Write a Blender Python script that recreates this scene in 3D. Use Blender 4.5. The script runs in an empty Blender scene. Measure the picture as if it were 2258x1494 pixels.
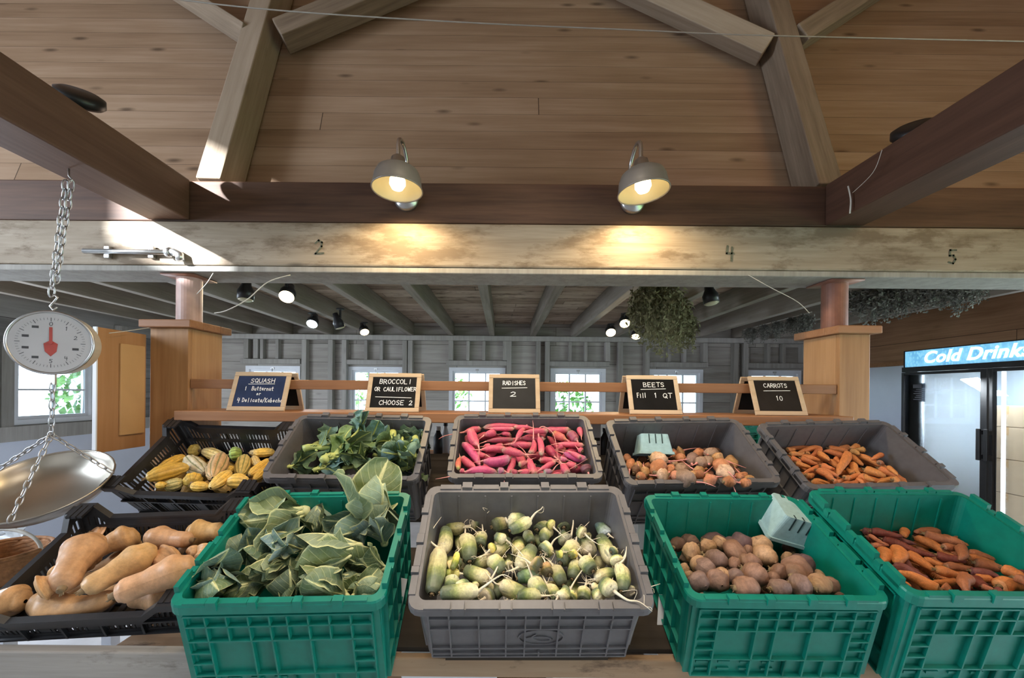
import bpy, math, random
import numpy as np
from mathutils import Vector, Matrix, Quaternion, noise as mnoise

S = bpy.context.scene
COL = S.collection
PI = math.pi
HZ = 1.55                                  # eye height above the floor
F, CX, CY, ROLL = 880.0, 1108.0, 864.0, math.radians(0.5)
RC, RS = math.cos(ROLL), math.sin(ROLL)

# ------------------------------------------------------------------ camera
cam = bpy.data.objects.new('camera', bpy.data.cameras.new('camera'))
COL.objects.link(cam)
cam.data.sensor_width = 36
cam.data.sensor_fit = 'HORIZONTAL'
cam.data.lens = F / 2258 * 36
cam.data.shift_x = (1129 - CX) / 2258
cam.data.shift_y = (CY - 747) / 2258
cam.data.clip_start = 0.02
cam.matrix_world = Matrix(((RC, -RS, 0, 0), (0, 0, -1, 0), (RS, RC, 0, HZ), (0, 0, 0, 1)))
S.camera = cam
S.view_settings.view_transform = 'Standard'
S.view_settings.look = 'None'
S.view_settings.exposure = 0.0
S.view_settings.gamma = 1.0

# ------------------------------------------------------------------ daylight, lamps and added fill
world = bpy.data.worlds.new('overcast_sky')
S.world = world
world.use_nodes = True
bg = world.node_tree.nodes['Background']
bg.inputs[0].default_value = (0.74, 0.87, 1.0, 1)
bg.inputs[1].default_value = 9.0

def lamp(name, kind, loc, energy, color=(1, 1, 1), target=None, **kw):
    d = bpy.data.lights.new(name, kind)
    d.energy = energy
    d.color = color
    for k, v in kw.items():
        setattr(d, k, v)
    o = bpy.data.objects.new(name, d)
    COL.objects.link(o)
    o.location = loc
    if target is not None:
        o.rotation_euler = (Vector(target) - Vector(loc)).to_track_quat('-Z', 'Y').to_euler()
    return o

SUN_DIR = Vector((1.0, 1.25, -0.52)).normalized()
lamp('sun', 'SUN', (-6, -4, 5), 34, (0.93, 0.97, 1.0), Vector((-6, -4, 5)) + SUN_DIR, angle=0.02)
# added daylight-coloured fill just inside the closed rear wall
lamp('rear_fill', 'AREA', (-0.6, -2.9, HZ + 0.25), 24, (0.90, 0.95, 1.0), (-0.2, 1.5, HZ + 0.0), shape='RECTANGLE', size=4.2, size_y=2.2)
# daylight from the tall window on the left of the shop floor
lamp('left_daylight', 'AREA', (-4.1, 0.1, HZ + 0.8), 160, (0.78, 0.88, 1.0), (0.0, 1.9, HZ + 0.8), shape='RECTANGLE', size=1.5, size_y=1.5)
# warm ceiling lamp over the aisle
lamp('aisle_lamp_glow', 'AREA', (2.5, -0.3, HZ + 1.2), 14, (1.0, 0.60, 0.30), (1.6, 2.0, HZ + 1.3), shape='DISK', size=0.9)
lamp('stand_fill', 'AREA', (0.0, 0.60, HZ + 1.15), 15, (1.0, 0.86, 0.68), (0.05, 1.05, HZ - 0.4), shape='DISK', size=1.0, spread=2.1)  # added overhead fill without a fixture, spread narrowed to spare the roof

# unseen fill lamps added at both sides to brighten the back room
lamp('back_left_fill', 'AREA', (-4.22, 2.55, HZ - 0.25), 80, (0.80, 0.89, 1.0), (0, 4.4, HZ), shape='RECTANGLE', size=0.9, size_y=0.9)
lamp('back_right_fill', 'AREA', (4.1, 2.0, HZ + 0.2), 50, (0.80, 0.89, 1.0), (0.5, 5.0, HZ), shape='RECTANGLE', size=0.5, size_y=0.6)

# ------------------------------------------------------------------ helpers
def P(px, py, Y):
    a, b = (px - CX) / F, (py - CY) / F
    return Vector((Y * (a * RC + b * RS), Y, HZ + Y * (a * RS - b * RC)))

def tag(o, label=None, cat=None, group=None, kind=None):
    if label: o['label'] = label
    if cat: o['category'] = cat
    if group: o['group'] = group
    if kind: o['kind'] = kind
    return o

def thing(name, label, cat, loc=(0, 0, 0), group=None, mat=None):
    o = bpy.data.objects.new(name, None)
    COL.objects.link(o)
    o.empty_display_size = 0.05
    if mat is not None: o.matrix_world = mat
    else: o.location = loc
    return tag(o, label, cat, group)

class MB:
    def __init__(s):
        s.v, s.f, s.uv = [], [], []
    def add(s, vs, fs, M=None, uvs=None):
        b = len(s.v)
        s.v += [tuple(M @ Vector(p)) if M else tuple(p) for p in vs]
        s.f += [tuple(i + b for i in f) for f in fs]
        s.uv += uvs if uvs else [(0, 0)] * len(vs)
        return s
    def box(s, a, b, M=None):
        x0, y0, z0 = a; x1, y1, z1 = b
        vs = [(x0,y0,z0),(x1,y0,z0),(x1,y1,z0),(x0,y1,z0),(x0,y0,z1),(x1,y0,z1),(x1,y1,z1),(x0,y1,z1)]
        return s.add(vs, [(3,2,1,0),(4,5,6,7),(0,1,5,4),(1,2,6,5),(2,3,7,6),(3,0,4,7)], M)
    def hexa(s, lo, hi, M=None):           # lo, hi: two loops of four points, counter-clockwise seen from hi
        return s.add(list(lo) + list(hi), [(3,2,1,0),(4,5,6,7),(0,1,5,4),(1,2,6,5),(2,3,7,6),(3,0,4,7)], M)
    def tube(s, pts, r, n=8, cap=True, M=None, closed=False):
        pts = [Vector(p) for p in pts]
        k = len(pts)
        rr = r if isinstance(r, (list, tuple)) else [r] * k
        vs, fs, uvs = [], [], []
        up = Vector((0.03, 0.07, 1)).normalized()
        prev = None
        for i, p in enumerate(pts):
            if closed: d = pts[(i + 1) % k] - pts[i - 1]
            else: d = pts[min(i + 1, k - 1)] - pts[max(i - 1, 0)]
            d = d.normalized() if d.length > 1e-9 else Vector((1, 0, 0))
            if prev is None:
                a = d.cross(up)
                if a.length < 0.1: a = d.cross(Vector((1, 0.1, 0)))
            else:
                a = prev - d * prev.dot(d)
                if a.length < 1e-6: a = d.cross(up)
            a.normalize(); prev = a
            b = d.cross(a)
            for j in range(n):
                t = 2 * PI * j / n
                vs.append(p + (a * math.cos(t) + b * math.sin(t)) * rr[i]); uvs.append((j / n, i / max(1, k - 1)))
        for i in range(k if closed else k - 1):
            i2 = (i + 1) % k
            for j in range(n):
                j2 = (j + 1) % n
                fs.append((i*n+j, i*n+j2, i2*n+j2, i2*n+j))
        if cap and not closed:
            fs.append(tuple(range(n - 1, -1, -1))); fs.append(tuple((k-1)*n + j for j in range(n)))
        return s.add(vs, fs, M, uvs)
    def lathe(s, prof, n=24, M=None):      # prof: (radius, height) from bottom to top
        vs, fs = [], []
        for r, z in prof:
            for j in range(n):
                t = 2 * PI * j / n
                vs.append((r * math.cos(t), r * math.sin(t), z))
        for i in range(len(prof) - 1):
            for j in range(n):
                j2 = (j + 1) % n
                fs.append((i*n+j, i*n+j2, (i+1)*n+j2, (i+1)*n+j))
        fs.append(tuple(range(n - 1, -1, -1))); fs.append(tuple((len(prof)-1)*n + j for j in range(n)))
        return s.add(vs, fs, M)
    def disc(s, c, r, n=20, M=None):
        vs = [(c[0] + r*math.cos(2*PI*j/n), c[1] + r*math.sin(2*PI*j/n), c[2]) for j in range(n)]
        return s.add(vs, [tuple(range(n))], M)
    def ribbon(s, pts, w, z, M=None):      # flat stroke in the xy plane
        for (x0, y0), (x1, y1) in zip(pts[:-1], pts[1:]):
            dx, dy = x1 - x0, y1 - y0
            l = math.hypot(dx, dy) or 1e-6
            ex, ey = dx / l * w * 0.5, dy / l * w * 0.5
            nx, ny = -ey, ex
            s.add([(x0-ex-nx, y0-ey-ny, z), (x1+ex-nx, y1+ey-ny, z), (x1+ex+nx, y1+ey+ny, z), (x0-ex+nx, y0-ey+ny, z)], [(0, 1, 2, 3)], M)
        return s
    def mesh(s, name, mat, smooth=False):
        me = bpy.data.meshes.new(name)
        me.from_pydata(s.v, [], s.f)
        if any(u != (0, 0) for u in s.uv):
            l = me.uv_layers.new(name='UVMap')
            vi = np.zeros(len(me.loops), dtype=np.int32)
            me.loops.foreach_get('vertex_index', vi)
            l.data.foreach_set('uv', np.array(s.uv, dtype=np.float32)[vi].ravel())
        if mat: me.materials.append(mat)
        if smooth: me.polygons.foreach_set('use_smooth', [True] * len(me.polygons))
        me.update()
        return me
    def build(s, name, mat, parent=None, smooth=False, bevel=0, local=None):
        o = bpy.data.objects.new(name, s.mesh(name, mat, smooth))
        COL.objects.link(o)
        if parent: o.parent = parent
        if local is not None: o.matrix_local = local
        if bevel:
            m = o.modifiers.new('edge', 'BEVEL'); m.width = bevel; m.segments = 2; m.limit_method = 'ANGLE'
        return o

def put(me, name, parent=None, local=None, color=None):
    o = bpy.data.objects.new(name, me)
    COL.objects.link(o)
    if parent: o.parent = parent
    if local is not None: o.matrix_local = local
    if color: o.color = (*color, 1)
    return o

def struct(o):
    o['kind'] = 'structure'
    return o

# ------------------------------------------------------------------ materials
def new_mat(name):
    m = bpy.data.materials.new(name); m.use_nodes = True
    nt = m.node_tree
    return m, nt, nt.nodes['Principled BSDF']

def N(nt, t, **kw):
    n = nt.nodes.new(t)
    for k, v in kw.items(): setattr(n, k, v)
    return n

def mathn(nt, op, a, b=None, c=None):
    n = N(nt, 'ShaderNodeMath', operation=op)
    for i, x in enumerate((a, b, c)):
        if x is None: continue
        if isinstance(x, (int, float)): n.inputs[i].default_value = x
        else: nt.links.new(x, n.inputs[i])
    return n.outputs[0]

def mixc(nt, fac, a, b, blend='MIX'):
    n = N(nt, 'ShaderNodeMix', data_type='RGBA', blend_type=blend)
    for i, x in ((0, fac), (6, a), (7, b)):
        if isinstance(x, (int, float)): n.inputs[i].default_value = x
        elif isinstance(x, tuple): n.inputs[i].default_value = (*x, 1)
        else: nt.links.new(x, n.inputs[i])
    return n.outputs[2]

def ramp(nt, fac, stops):
    n = N(nt, 'ShaderNodeValToRGB')
    e = n.color_ramp.elements
    while len(e) < len(stops): e.new(0.5)
    for k, (p, c) in enumerate(stops):
        e[k].position = p; e[k].color = (*c, 1)
    nt.links.new(fac, n.inputs[0])
    return n.outputs[0]

def noise(nt, vec, scale, detail=4, rough=0.55):
    n = N(nt, 'ShaderNodeTexNoise')
    n.inputs['Scale'].default_value = scale; n.inputs['Detail'].default_value = detail; n.inputs['Roughness'].default_value = rough
    if vec is not None: nt.links.new(vec, n.inputs['Vector'])
    return n.outputs['Fac']

def scaled(nt, vec, s):
    n = N(nt, 'ShaderNodeVectorMath', operation='MULTIPLY')
    nt.links.new(vec, n.inputs[0]); n.inputs[1].default_value = s
    return n.outputs[0]

def bump(nt, b, h, strength=0.3, dist=0.01):
    n = N(nt, 'ShaderNodeBump')
    n.inputs['Strength'].default_value = strength; n.inputs['Distance'].default_value = dist
    nt.links.new(h, n.inputs['Height']); nt.links.new(n.outputs[0], b.inputs['Normal'])

def plain(name, col, rough=0.5, metal=0.0, var=0.12, scale=30, emit=None, es=0.0, bmp=0.0, coat=0):
    m, nt, b = new_mat(name)
    co = N(nt, 'ShaderNodeTexCoord').outputs['Object']
    f = noise(nt, co, scale)
    dark = tuple(c * (1 - var) for c in col); lite = tuple(min(1, c * (1 + var)) for c in col)
    nt.links.new(ramp(nt, f, [(0.3, dark), (0.7, lite)]), b.inputs['Base Color'])
    b.inputs['Roughness'].default_value = rough; b.inputs['Metallic'].default_value = metal
    if coat: b.inputs['Coat Weight'].default_value = coat
    if emit:
        b.inputs['Emission Color'].default_value = (*emit, 1); b.inputs['Emission Strength'].default_value = es
    if bmp: bump(nt, b, f, bmp, 0.004)
    return m

def wood(name, cols, along=0, across=2, plank=None, seam=0.012, grain=1.0, rough=0.7, knots=0.5, stain=None, stretch=14, seamcol=(0.02, 0.012, 0.008), worn=None, boards=2.6, wlim=(0.50, 0.64), tintw=0.28):
    """cols: dark, mid, light. Grain runs along one axis, boards are counted along another."""
    m, nt, b = new_mat(name)
    co = N(nt, 'ShaderNodeTexCoord').outputs['Object']
    sep = N(nt, 'ShaderNodeSeparateXYZ'); nt.links.new(co, sep.inputs[0])
    ax = sep.outputs
    vec = co
    if plank:
        q = mathn(nt, 'DIVIDE', ax[across], plank)
        idx = mathn(nt, 'FLOOR', q); fr = mathn(nt, 'FRACT', q)
        wn = N(nt, 'ShaderNodeTexWhiteNoise', noise_dimensions='1D'); nt.links.new(idx, wn.inputs['W'])
        # boards of limited length, shifted per row
        q2 = mathn(nt, 'ADD', mathn(nt, 'DIVIDE', ax[along], boards), mathn(nt, 'MULTIPLY', wn.outputs['Value'], 7.3))
        idx2 = mathn(nt, 'FLOOR', q2)
        cmb = N(nt, 'ShaderNodeCombineXYZ'); nt.links.new(idx, cmb.inputs[0]); nt.links.new(idx2, cmb.inputs[1])
        wn2 = N(nt, 'ShaderNodeTexWhiteNoise', noise_dimensions='2D'); nt.links.new(cmb.outputs[0], wn2.inputs['Vector'])
        tint = wn2.outputs['Value']
        off = N(nt, 'ShaderNodeVectorMath', operation='SCALE'); nt.links.new(wn2.outputs['Color'], off.inputs[0]); off.inputs['Scale'].default_value = 9
        ad = N(nt, 'ShaderNodeVectorMath', operation='ADD'); nt.links.new(co, ad.inputs[0]); nt.links.new(off.outputs[0], ad.inputs[1])
        vec = ad.outputs[0]
    else:
        oi = N(nt, 'ShaderNodeObjectInfo'); tint = oi.outputs['Random']
    sc = [stretch] * 3; sc[along] = stretch * 0.07
    g = noise(nt, scaled(nt, vec, tuple(sc)), 1.6, 6, 0.6)
    sf = [stretch * 6] * 3; sf[along] = stretch * 0.25
    g2 = noise(nt, scaled(nt, vec, tuple(sf)), 1.0, 3, 0.6)
    big = noise(nt, vec, 1.7, 3)
    f = mathn(nt, 'ADD', mathn(nt, 'MULTIPLY', g, 0.55 * grain), mathn(nt, 'MULTIPLY', g2, 0.25 * grain))
    f = mathn(nt, 'ADD', f, mathn(nt, 'MULTIPLY', tint, tintw))
    f = mathn(nt, 'ADD', f, mathn(nt, 'MULTIPLY', big, 0.25))
    f = mathn(nt, 'SUBTRACT', f, 0.03 + tintw / 2)
    c = ramp(nt, f, [(0.25, cols[0]), (0.5, cols[1]), (0.75, cols[2])])
    if knots:
        ks = [8.0] * 3; ks[along] = 2.6
        vo = N(nt, 'ShaderNodeTexVoronoi'); vo.inputs['Scale'].default_value = 1.0
        nt.links.new(scaled(nt, vec, tuple(ks)), vo.inputs['Vector'])
        k = N(nt, 'ShaderNodeMapRange'); k.inputs[1].default_value = 0.04; k.inputs[2].default_value = 0.15; k.inputs[3].default_value = knots; k.inputs[4].default_value = 0
        nt.links.new(vo.outputs['Distance'], k.inputs[0])
        c = mixc(nt, k.outputs[0], c, tuple(x * 0.3 for x in cols[0]))
    if worn:
        wf = noise(nt, scaled(nt, co, tuple(3.0 if i == along else 9.0 for i in range(3))), 1.3, 7, 0.7)
        w = N(nt, 'ShaderNodeMapRange'); w.inputs[1].default_value = wlim[0]; w.inputs[2].default_value = wlim[1]; w.inputs[4].default_value = 0.9
        nt.links.new(wf, w.inputs[0])
        c = mixc(nt, w.outputs[0], c, worn)
    if plank:
        d = mathn(nt, 'MINIMUM', fr, mathn(nt, 'SUBTRACT', 1.0, fr))
        mk = mathn(nt, 'LESS_THAN', d, seam)
        c = mixc(nt, mathn(nt, 'MULTIPLY', mk, 0.85), c, seamcol)
        fr2 = mathn(nt, 'FRACT', q2)
        mk2 = mathn(nt, 'LESS_THAN', fr2, 0.0047 / boards)
        c = mixc(nt, mathn(nt, 'MULTIPLY', mk2, 0.8), c, seamcol)
    nt.links.new(c, b.inputs['Base Color'])
    b.inputs['Roughness'].default_value = rough
    b.inputs['Specular IOR Level'].default_value = 0.25
    bump(nt, b, f, 0.25, 0.004)
    return m

M_roof = wood('roof_boards', ((0.185, 0.112, 0.066), (0.29, 0.192, 0.122), (0.40, 0.285, 0.20)), 0, 1, 0.118, 0.007, rough=0.75, knots=0.75, stretch=9, boards=30, tintw=0.16)
M_rafter = wood('rafter_wood', ((0.14, 0.10, 0.07), (0.26, 0.20, 0.145), (0.36, 0.29, 0.22)), 1, 0, rough=0.7, knots=0.3)
M_header = wood('header_wood', ((0.055, 0.029, 0.02), (0.12, 0.064, 0.041), (0.20, 0.115, 0.075)), 0, 2, rough=0.6, knots=0.3)
M_cross = wood('cross_beam_wood', ((0.06, 0.030, 0.02), (0.105, 0.054, 0.036), (0.16, 0.088, 0.06)), 1, 2, rough=0.55, knots=0.25)
M_white = wood('whitewashed_beam', ((0.10, 0.076, 0.052), (0.26, 0.21, 0.155), (0.39, 0.33, 0.26)), 0, 2, rough=0.7, knots=0.7, stretch=18, worn=(0.17, 0.125, 0.085), wlim=(0.48, 0.60))
M_joist = wood('joist_wood', ((0.15, 0.125, 0.10), (0.26, 0.23, 0.195), (0.36, 0.325, 0.29)), 1, 2, rough=0.8, knots=0.2)
M_loft = wood('loft_boards', ((0.16, 0.11, 0.075), (0.40, 0.30, 0.225), (0.60, 0.48, 0.38)), 0, 1, 0.13, 0.02, rough=0.85, knots=0.5, worn=(0.12, 0.08, 0.06), wlim=(0.53, 0.66))
M_barn = wood('barn_wall_boards', ((0.22, 0.20, 0.18), (0.36, 0.335, 0.305), (0.48, 0.45, 0.415)), 0, 2, 0.24, 0.010, rough=0.85, knots=0.3)
M_barny = wood('barn_side_boards', ((0.15, 0.145, 0.14), (0.26, 0.255, 0.245), (0.36, 0.35, 0.34)), 1, 2, 0.24, 0.010, rough=0.85, knots=0.3)
M_stud = wood('stud_wood', ((0.22, 0.205, 0.185), (0.33, 0.315, 0.29), (0.43, 0.41, 0.385)), 2, 0, rough=0.85, knots=0.2)
M_brown = wood('brown_wall_boards', ((0.24, 0.125, 0.065), (0.38, 0.215, 0.12), (0.50, 0.30, 0.18)), 1, 2, 0.3, 0.008, rough=0.7, knots=0.3)
M_pine = wood('pine_post', ((0.24, 0.115, 0.046), (0.36, 0.19, 0.08), (0.46, 0.265, 0.125)), 2, 0, rough=0.5, knots=0.85)
M_pinex = wood('pine_rail', ((0.22, 0.10, 0.045), (0.32, 0.155, 0.075), (0.40, 0.215, 0.11)), 0, 2, rough=0.5, knots=0.5)
M_board = wood('stand_board', ((0.18, 0.11, 0.065), (0.30, 0.195, 0.12), (0.40, 0.28, 0.185)), 0, 2, rough=0.75, knots=0.9, worn=(0.10, 0.065, 0.045), wlim=(0.56, 0.68))
M_shelf = wood('shelf_board', ((0.018, 0.014, 0.011), (0.035, 0.027, 0.02), (0.055, 0.043, 0.033)), 0, 1, 0.12, 0.03, rough=0.85, knots=0.3)
M_panel = wood('cabinet_panel', ((0.27, 0.13, 0.05), (0.34, 0.17, 0.07), (0.40, 0.21, 0.095)), 2, 1, rough=0.6, knots=0)
M_plylite = plain('pale_plywood', (0.50, 0.29, 0.12), 0.6, 0, 0.06, 8)
M_frame = wood('sign_frame_wood', ((0.42, 0.30, 0.19), (0.52, 0.39, 0.26), (0.60, 0.47, 0.34)), 0, 2, rough=0.5, knots=0)
M_chalkboard = plain('chalkboard', (0.009, 0.009, 0.0095), 0.4, 0, 0.3, 14)
M_tintslate = plain('window_tinted_chalkboard', (0.022, 0.034, 0.085), 0.45, 0, 0.2, 14)  # window reflection put into the squash slate as a blue tint
for q_ in (M_chalkboard, M_tintslate): q_.node_tree.nodes['Principled BSDF'].inputs['Specular IOR Level'].default_value = 0.15
M_chalk = plain('chalk', (0.85, 0.85, 0.85), 0.9, 0, 0.05)
M_paintmark = plain('old_paint_mark', (0.10, 0.11, 0.08), 0.9, 0, 0.4, 60)
M_wpaint = plain('white_paint', (0.72, 0.74, 0.78), 0.5, 0, 0.05, 6)
M_wpanel = plain('white_panel', (0.62, 0.66, 0.76), 0.35, 0, 0.04, 4)
M_concrete = plain('concrete_floor', (0.50, 0.50, 0.52), 0.6, 0, 0.2, 3)
M_grayp = plain('gray_plastic', (0.112, 0.108, 0.115), 0.42, 0, 0.10, 40)
M_greenp = plain('green_plastic', (0.0005, 0.18, 0.135), 0.40, 0, 0.10, 40)
M_blackp = plain('black_plastic', (0.016, 0.016, 0.019), 0.38, 0, 0.25, 40)
M_blackm = plain('black_metal', (0.02, 0.02, 0.022), 0.4, 0.3, 0.2, 20)
M_steel = plain('galvanised_steel', (0.50, 0.50, 0.50), 0.32, 0.95, 0.12, 20)
M_tin = plain('tin_pan', (0.44, 0.41, 0.36), 0.32, 0.85, 0.08, 6)
M_chain = plain('chain_steel', (0.42, 0.42, 0.43), 0.35, 0.9, 0.2, 60)
M_lampgray = plain('lamp_enamel', (0.24, 0.23, 0.215), 0.35, 0.4, 0.08, 10)
M_lampin = plain('lamp_enamel_inside', (0.42, 0.38, 0.26), 0.35, 0, 0.04, 10)
M_rust = plain('rusty_column', (0.20, 0.085, 0.055), 0.55, 0.1, 0.3, 12)
M_colw = plain('flaking_white_column', (0.46, 0.30, 0.26), 0.5, 0, 0.35, 6)
M_bulb = plain('warm_bulb', (1, 0.9, 0.7), 0.3, emit=(1.0, 0.76, 0.40), es=8)
M_bulbc = plain('cool_bulb', (1, 1, 1), 0.3, emit=(0.75, 0.90, 1.0), es=14)
M_pulp = plain('pulp_box', (0.30, 0.46, 0.49), 0.9, 0, 0.10, 60, bmp=0.4)
M_slit = plain('dark_slit', (0.01, 0.03, 0.035), 0.9)
M_card = plain('cardboard', (0.52, 0.36, 0.22), 0.8, 0, 0.06, 8)
M_paper = plain('white_card', (0.70, 0.71, 0.75), 0.7, 0, 0.04, 8)
M_wicker = plain('wicker', (0.36, 0.17, 0.07), 0.7, 0, 0.35, 50, bmp=0.5)
M_string = plain('string', (0.55, 0.53, 0.48), 0.8)
M_wire = plain('wire_cable', (0.30, 0.28, 0.26), 0.5)
M_dial = plain('dial_face', (0.46, 0.46, 0.50), 0.35, 0, 0.05, 8, coat=0.4)
M_cream = plain('cream_enamel', (0.58, 0.50, 0.38), 0.32, 0.2, 0.06, 8)
M_red = plain('red_pointer', (0.42, 0.07, 0.06), 0.5)
M_ink = plain('dial_ink', (0.06, 0.06, 0.07), 0.6)
M_signblue = None

def glass_mat(name, tint=(0.9, 0.95, 1.0), a=0.88):
    m, nt, b = new_mat(name)
    out = nt.nodes['Material Output']
    tr = N(nt, 'ShaderNodeBsdfTransparent'); tr.inputs[0].default_value = (*tint, 1)
    gl = N(nt, 'ShaderNodeBsdfGlossy'); gl.inputs['Roughness'].default_value = 0.03
    fr = N(nt, 'ShaderNodeFresnel'); fr.inputs[0].default_value = 1.45
    mx = N(nt, 'ShaderNodeMixShader')
    nt.links.new(fr.outputs[0], mx.inputs[0]); nt.links.new(tr.outputs[0], mx.inputs[1]); nt.links.new(gl.outputs[0], mx.inputs[2])
    nt.links.new(mx.outputs[0], out.inputs[0])
    return m
M_glass = glass_mat('window_glass')

def veg_mat(name, stops, rough=0.45, nz=0.25, nscale=25, spots=None, stripes=None, ring=0, bmp=0.2, tint=True, sss=0.0):
    """Colour runs along the vegetable (UV v); the object's own colour tints it."""
    m, nt, b = new_mat(name)
    uv = N(nt, 'ShaderNodeUVMap').outputs[0]
    sep = N(nt, 'ShaderNodeSeparateXYZ'); nt.links.new(uv, sep.inputs[0])
    oi = N(nt, 'ShaderNodeObjectInfo')
    co = N(nt, 'ShaderNodeTexCoord').outputs['Object']
    sh = N(nt, 'ShaderNodeVectorMath', operation='SCALE'); sh.inputs['Scale'].default_value = 13
    cb = N(nt, 'ShaderNodeCombineXYZ'); nt.links.new(oi.outputs['Random'], cb.inputs[0]); nt.links.new(oi.outputs['Random'], cb.inputs[2])
    nt.links.new(cb.outputs[0], sh.inputs[0])
    ad = N(nt, 'ShaderNodeVectorMath', operation='ADD'); nt.links.new(co, ad.inputs[0]); nt.links.new(sh.outputs[0], ad.inputs[1])
    n1 = noise(nt, scaled(nt, ad.outputs[0], (5, 1, 1)), nscale * 0.05, 5, 0.65)
    v = mathn(nt, 'ADD', sep.outputs[1], mathn(nt, 'MULTIPLY', mathn(nt, 'SUBTRACT', n1, 0.5), nz))
    c = ramp(nt, v, stops)
    if tint: c = mixc(nt, 1.0, c, oi.outputs['Color'], 'MULTIPLY')
    n2 = noise(nt, scaled(nt, ad.outputs[0], (4.5, 1, 1)), nscale * 0.10, 6, 0.7)
    k = N(nt, 'ShaderNodeMapRange'); k.inputs[1].default_value = 0.3; k.inputs[2].default_value = 0.7; k.inputs[3].default_value = 0.68; k.inputs[4].default_value = 1.22
    nt.links.new(n2, k.inputs[0])
    hs = N(nt, 'ShaderNodeHueSaturation'); nt.links.new(c, hs.inputs['Color']); nt.links.new(k.outputs[0], hs.inputs['Value'])
    c = hs.outputs[0]
    h = n2
    if spots:
        kk = N(nt, 'ShaderNodeMapRange'); kk.inputs[1].default_value = 0.58; kk.inputs[2].default_value = 0.72; kk.inputs[4].default_value = 0.75
        nt.links.new(noise(nt, ad.outputs[0], nscale * 0.09, 3), kk.inputs[0])
        c = mixc(nt, kk.outputs[0], c, spots)
    if stripes:
        cnt, scol, wid = stripes
        ph = mathn(nt, 'FRACT', mathn(nt, 'ADD', mathn(nt, 'MULTIPLY', sep.outputs[0], cnt), mathn(nt, 'MULTIPLY', mathn(nt, 'SUBTRACT', n2, 0.5), 0.35)))
        dd = mathn(nt, 'ABSOLUTE', mathn(nt, 'SUBTRACT', ph, 0.5))
        kk = N(nt, 'ShaderNodeMapRange'); kk.inputs[1].default_value = wid; kk.inputs[2].default_value = wid * 0.3; kk.inputs[4].default_value = 0.8
        nt.links.new(dd, kk.inputs[0])
        c = mixc(nt, kk.outputs[0], c, scol)
    nt.links.new(c, b.inputs['Base Color'])
    b.inputs['Roughness'].default_value = rough
    b.inputs['Specular IOR Level'].default_value = 0.35
    if sss:
        b.inputs['Subsurface Weight'].default_value = sss; b.inputs['Subsurface Scale'].default_value = 0.01
    if ring:
        w = N(nt, 'ShaderNodeTexWave'); w.inputs['Scale'].default_value = 1.0; w.bands_direction = 'Y'; w.inputs['Distortion'].default_value = 3
        nt.links.new(scaled(nt, uv, (3, ring, 1)), w.inputs['Vector'])
        h = mathn(nt, 'ADD', mathn(nt, 'MULTIPLY', w.outputs['Fac'], 0.6), n2)
    bump(nt, b, h, bmp, 0.0035)
    return m

M_radish = veg_mat('pink_radish_skin', [(0.0, (0.50, 0.36, 0.28)), (0.10, (0.55, 0.19, 0.19)), (0.25, (0.62, 0.095, 0.16)), (0.75, (0.62, 0.105, 0.17)), (1.0, (0.66, 0.26, 0.25))], 0.4, 0.35, spots=None, bmp=0.25)
M_radtail = plain('pink_root_tail', (0.72, 0.30, 0.28), 0.6, 0, 0.15)
M_daikon = veg_mat('green_radish_skin', [(0.0, (0.14, 0.165, 0.115)), (0.24, (0.16, 0.205, 0.11)), (0.38, (0.33, 0.38, 0.14)), (0.54, (0.68, 0.65, 0.33)), (1.0, (0.86, 0.78, 0.55))], 0.42, 0.42, spots=(0.14, 0.165, 0.12), bmp=0.25)
M_dtail = plain('pale_root_hair', (0.78, 0.70, 0.55), 0.7, 0, 0.15)
M_carrot = veg_mat('carrot_skin', [(0.0, (0.58, 0.30, 0.14)), (0.08, (0.70, 0.26, 0.085)), (0.8, (0.70, 0.27, 0.09)), (1.0, (0.60, 0.26, 0.11))], 0.5, 0.15, ring=14, bmp=0.3)
M_carrotend = plain('carrot_crown', (0.20, 0.13, 0.06), 0.8, 0, 0.3)
M_beet = veg_mat('beet_skin', [(0.0, (0.70, 0.62, 0.48)), (0.28, (0.80, 0.66, 0.56)), (0.6, (1.0, 0.9, 0.85)), (1.0, (0.8, 0.7, 0.6))], 0.6, 0.35, spots=(0.16, 0.09, 0.06), bmp=0.4)
M_beetstub = plain('beet_crown', (0.30, 0.22, 0.12), 0.8, 0, 0.35, 80, bmp=0.6)
M_butter = veg_mat('butternut_skin', [(0.0, (0.70, 0.42, 0.20)), (0.5, (0.74, 0.45, 0.23)), (1.0, (0.70, 0.43, 0.23))], 0.42, 0.2, 14, bmp=0.08)
M_stem = plain('dry_squash_stem', (0.30, 0.21, 0.12), 0.85, 0, 0.3, 60, bmp=0.6)
M_delic = veg_mat('delicata_skin', [(0.0, (0.80, 0.60, 0.25)), (0.5, (0.86, 0.58, 0.16)), (1.0, (0.80, 0.62, 0.28))], 0.42, 0.4, 20, stripes=(9, (0.42, 0.26, 0.06), 0.10), bmp=0.15)
M_delicg = veg_mat('delicata_green_striped_skin', [(0.0, (0.80, 0.70, 0.38)), (1.0, (0.80, 0.66, 0.30))], 0.42, 0.4, 20, stripes=(9, (0.13, 0.17, 0.06), 0.16), bmp=0.15)

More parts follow.
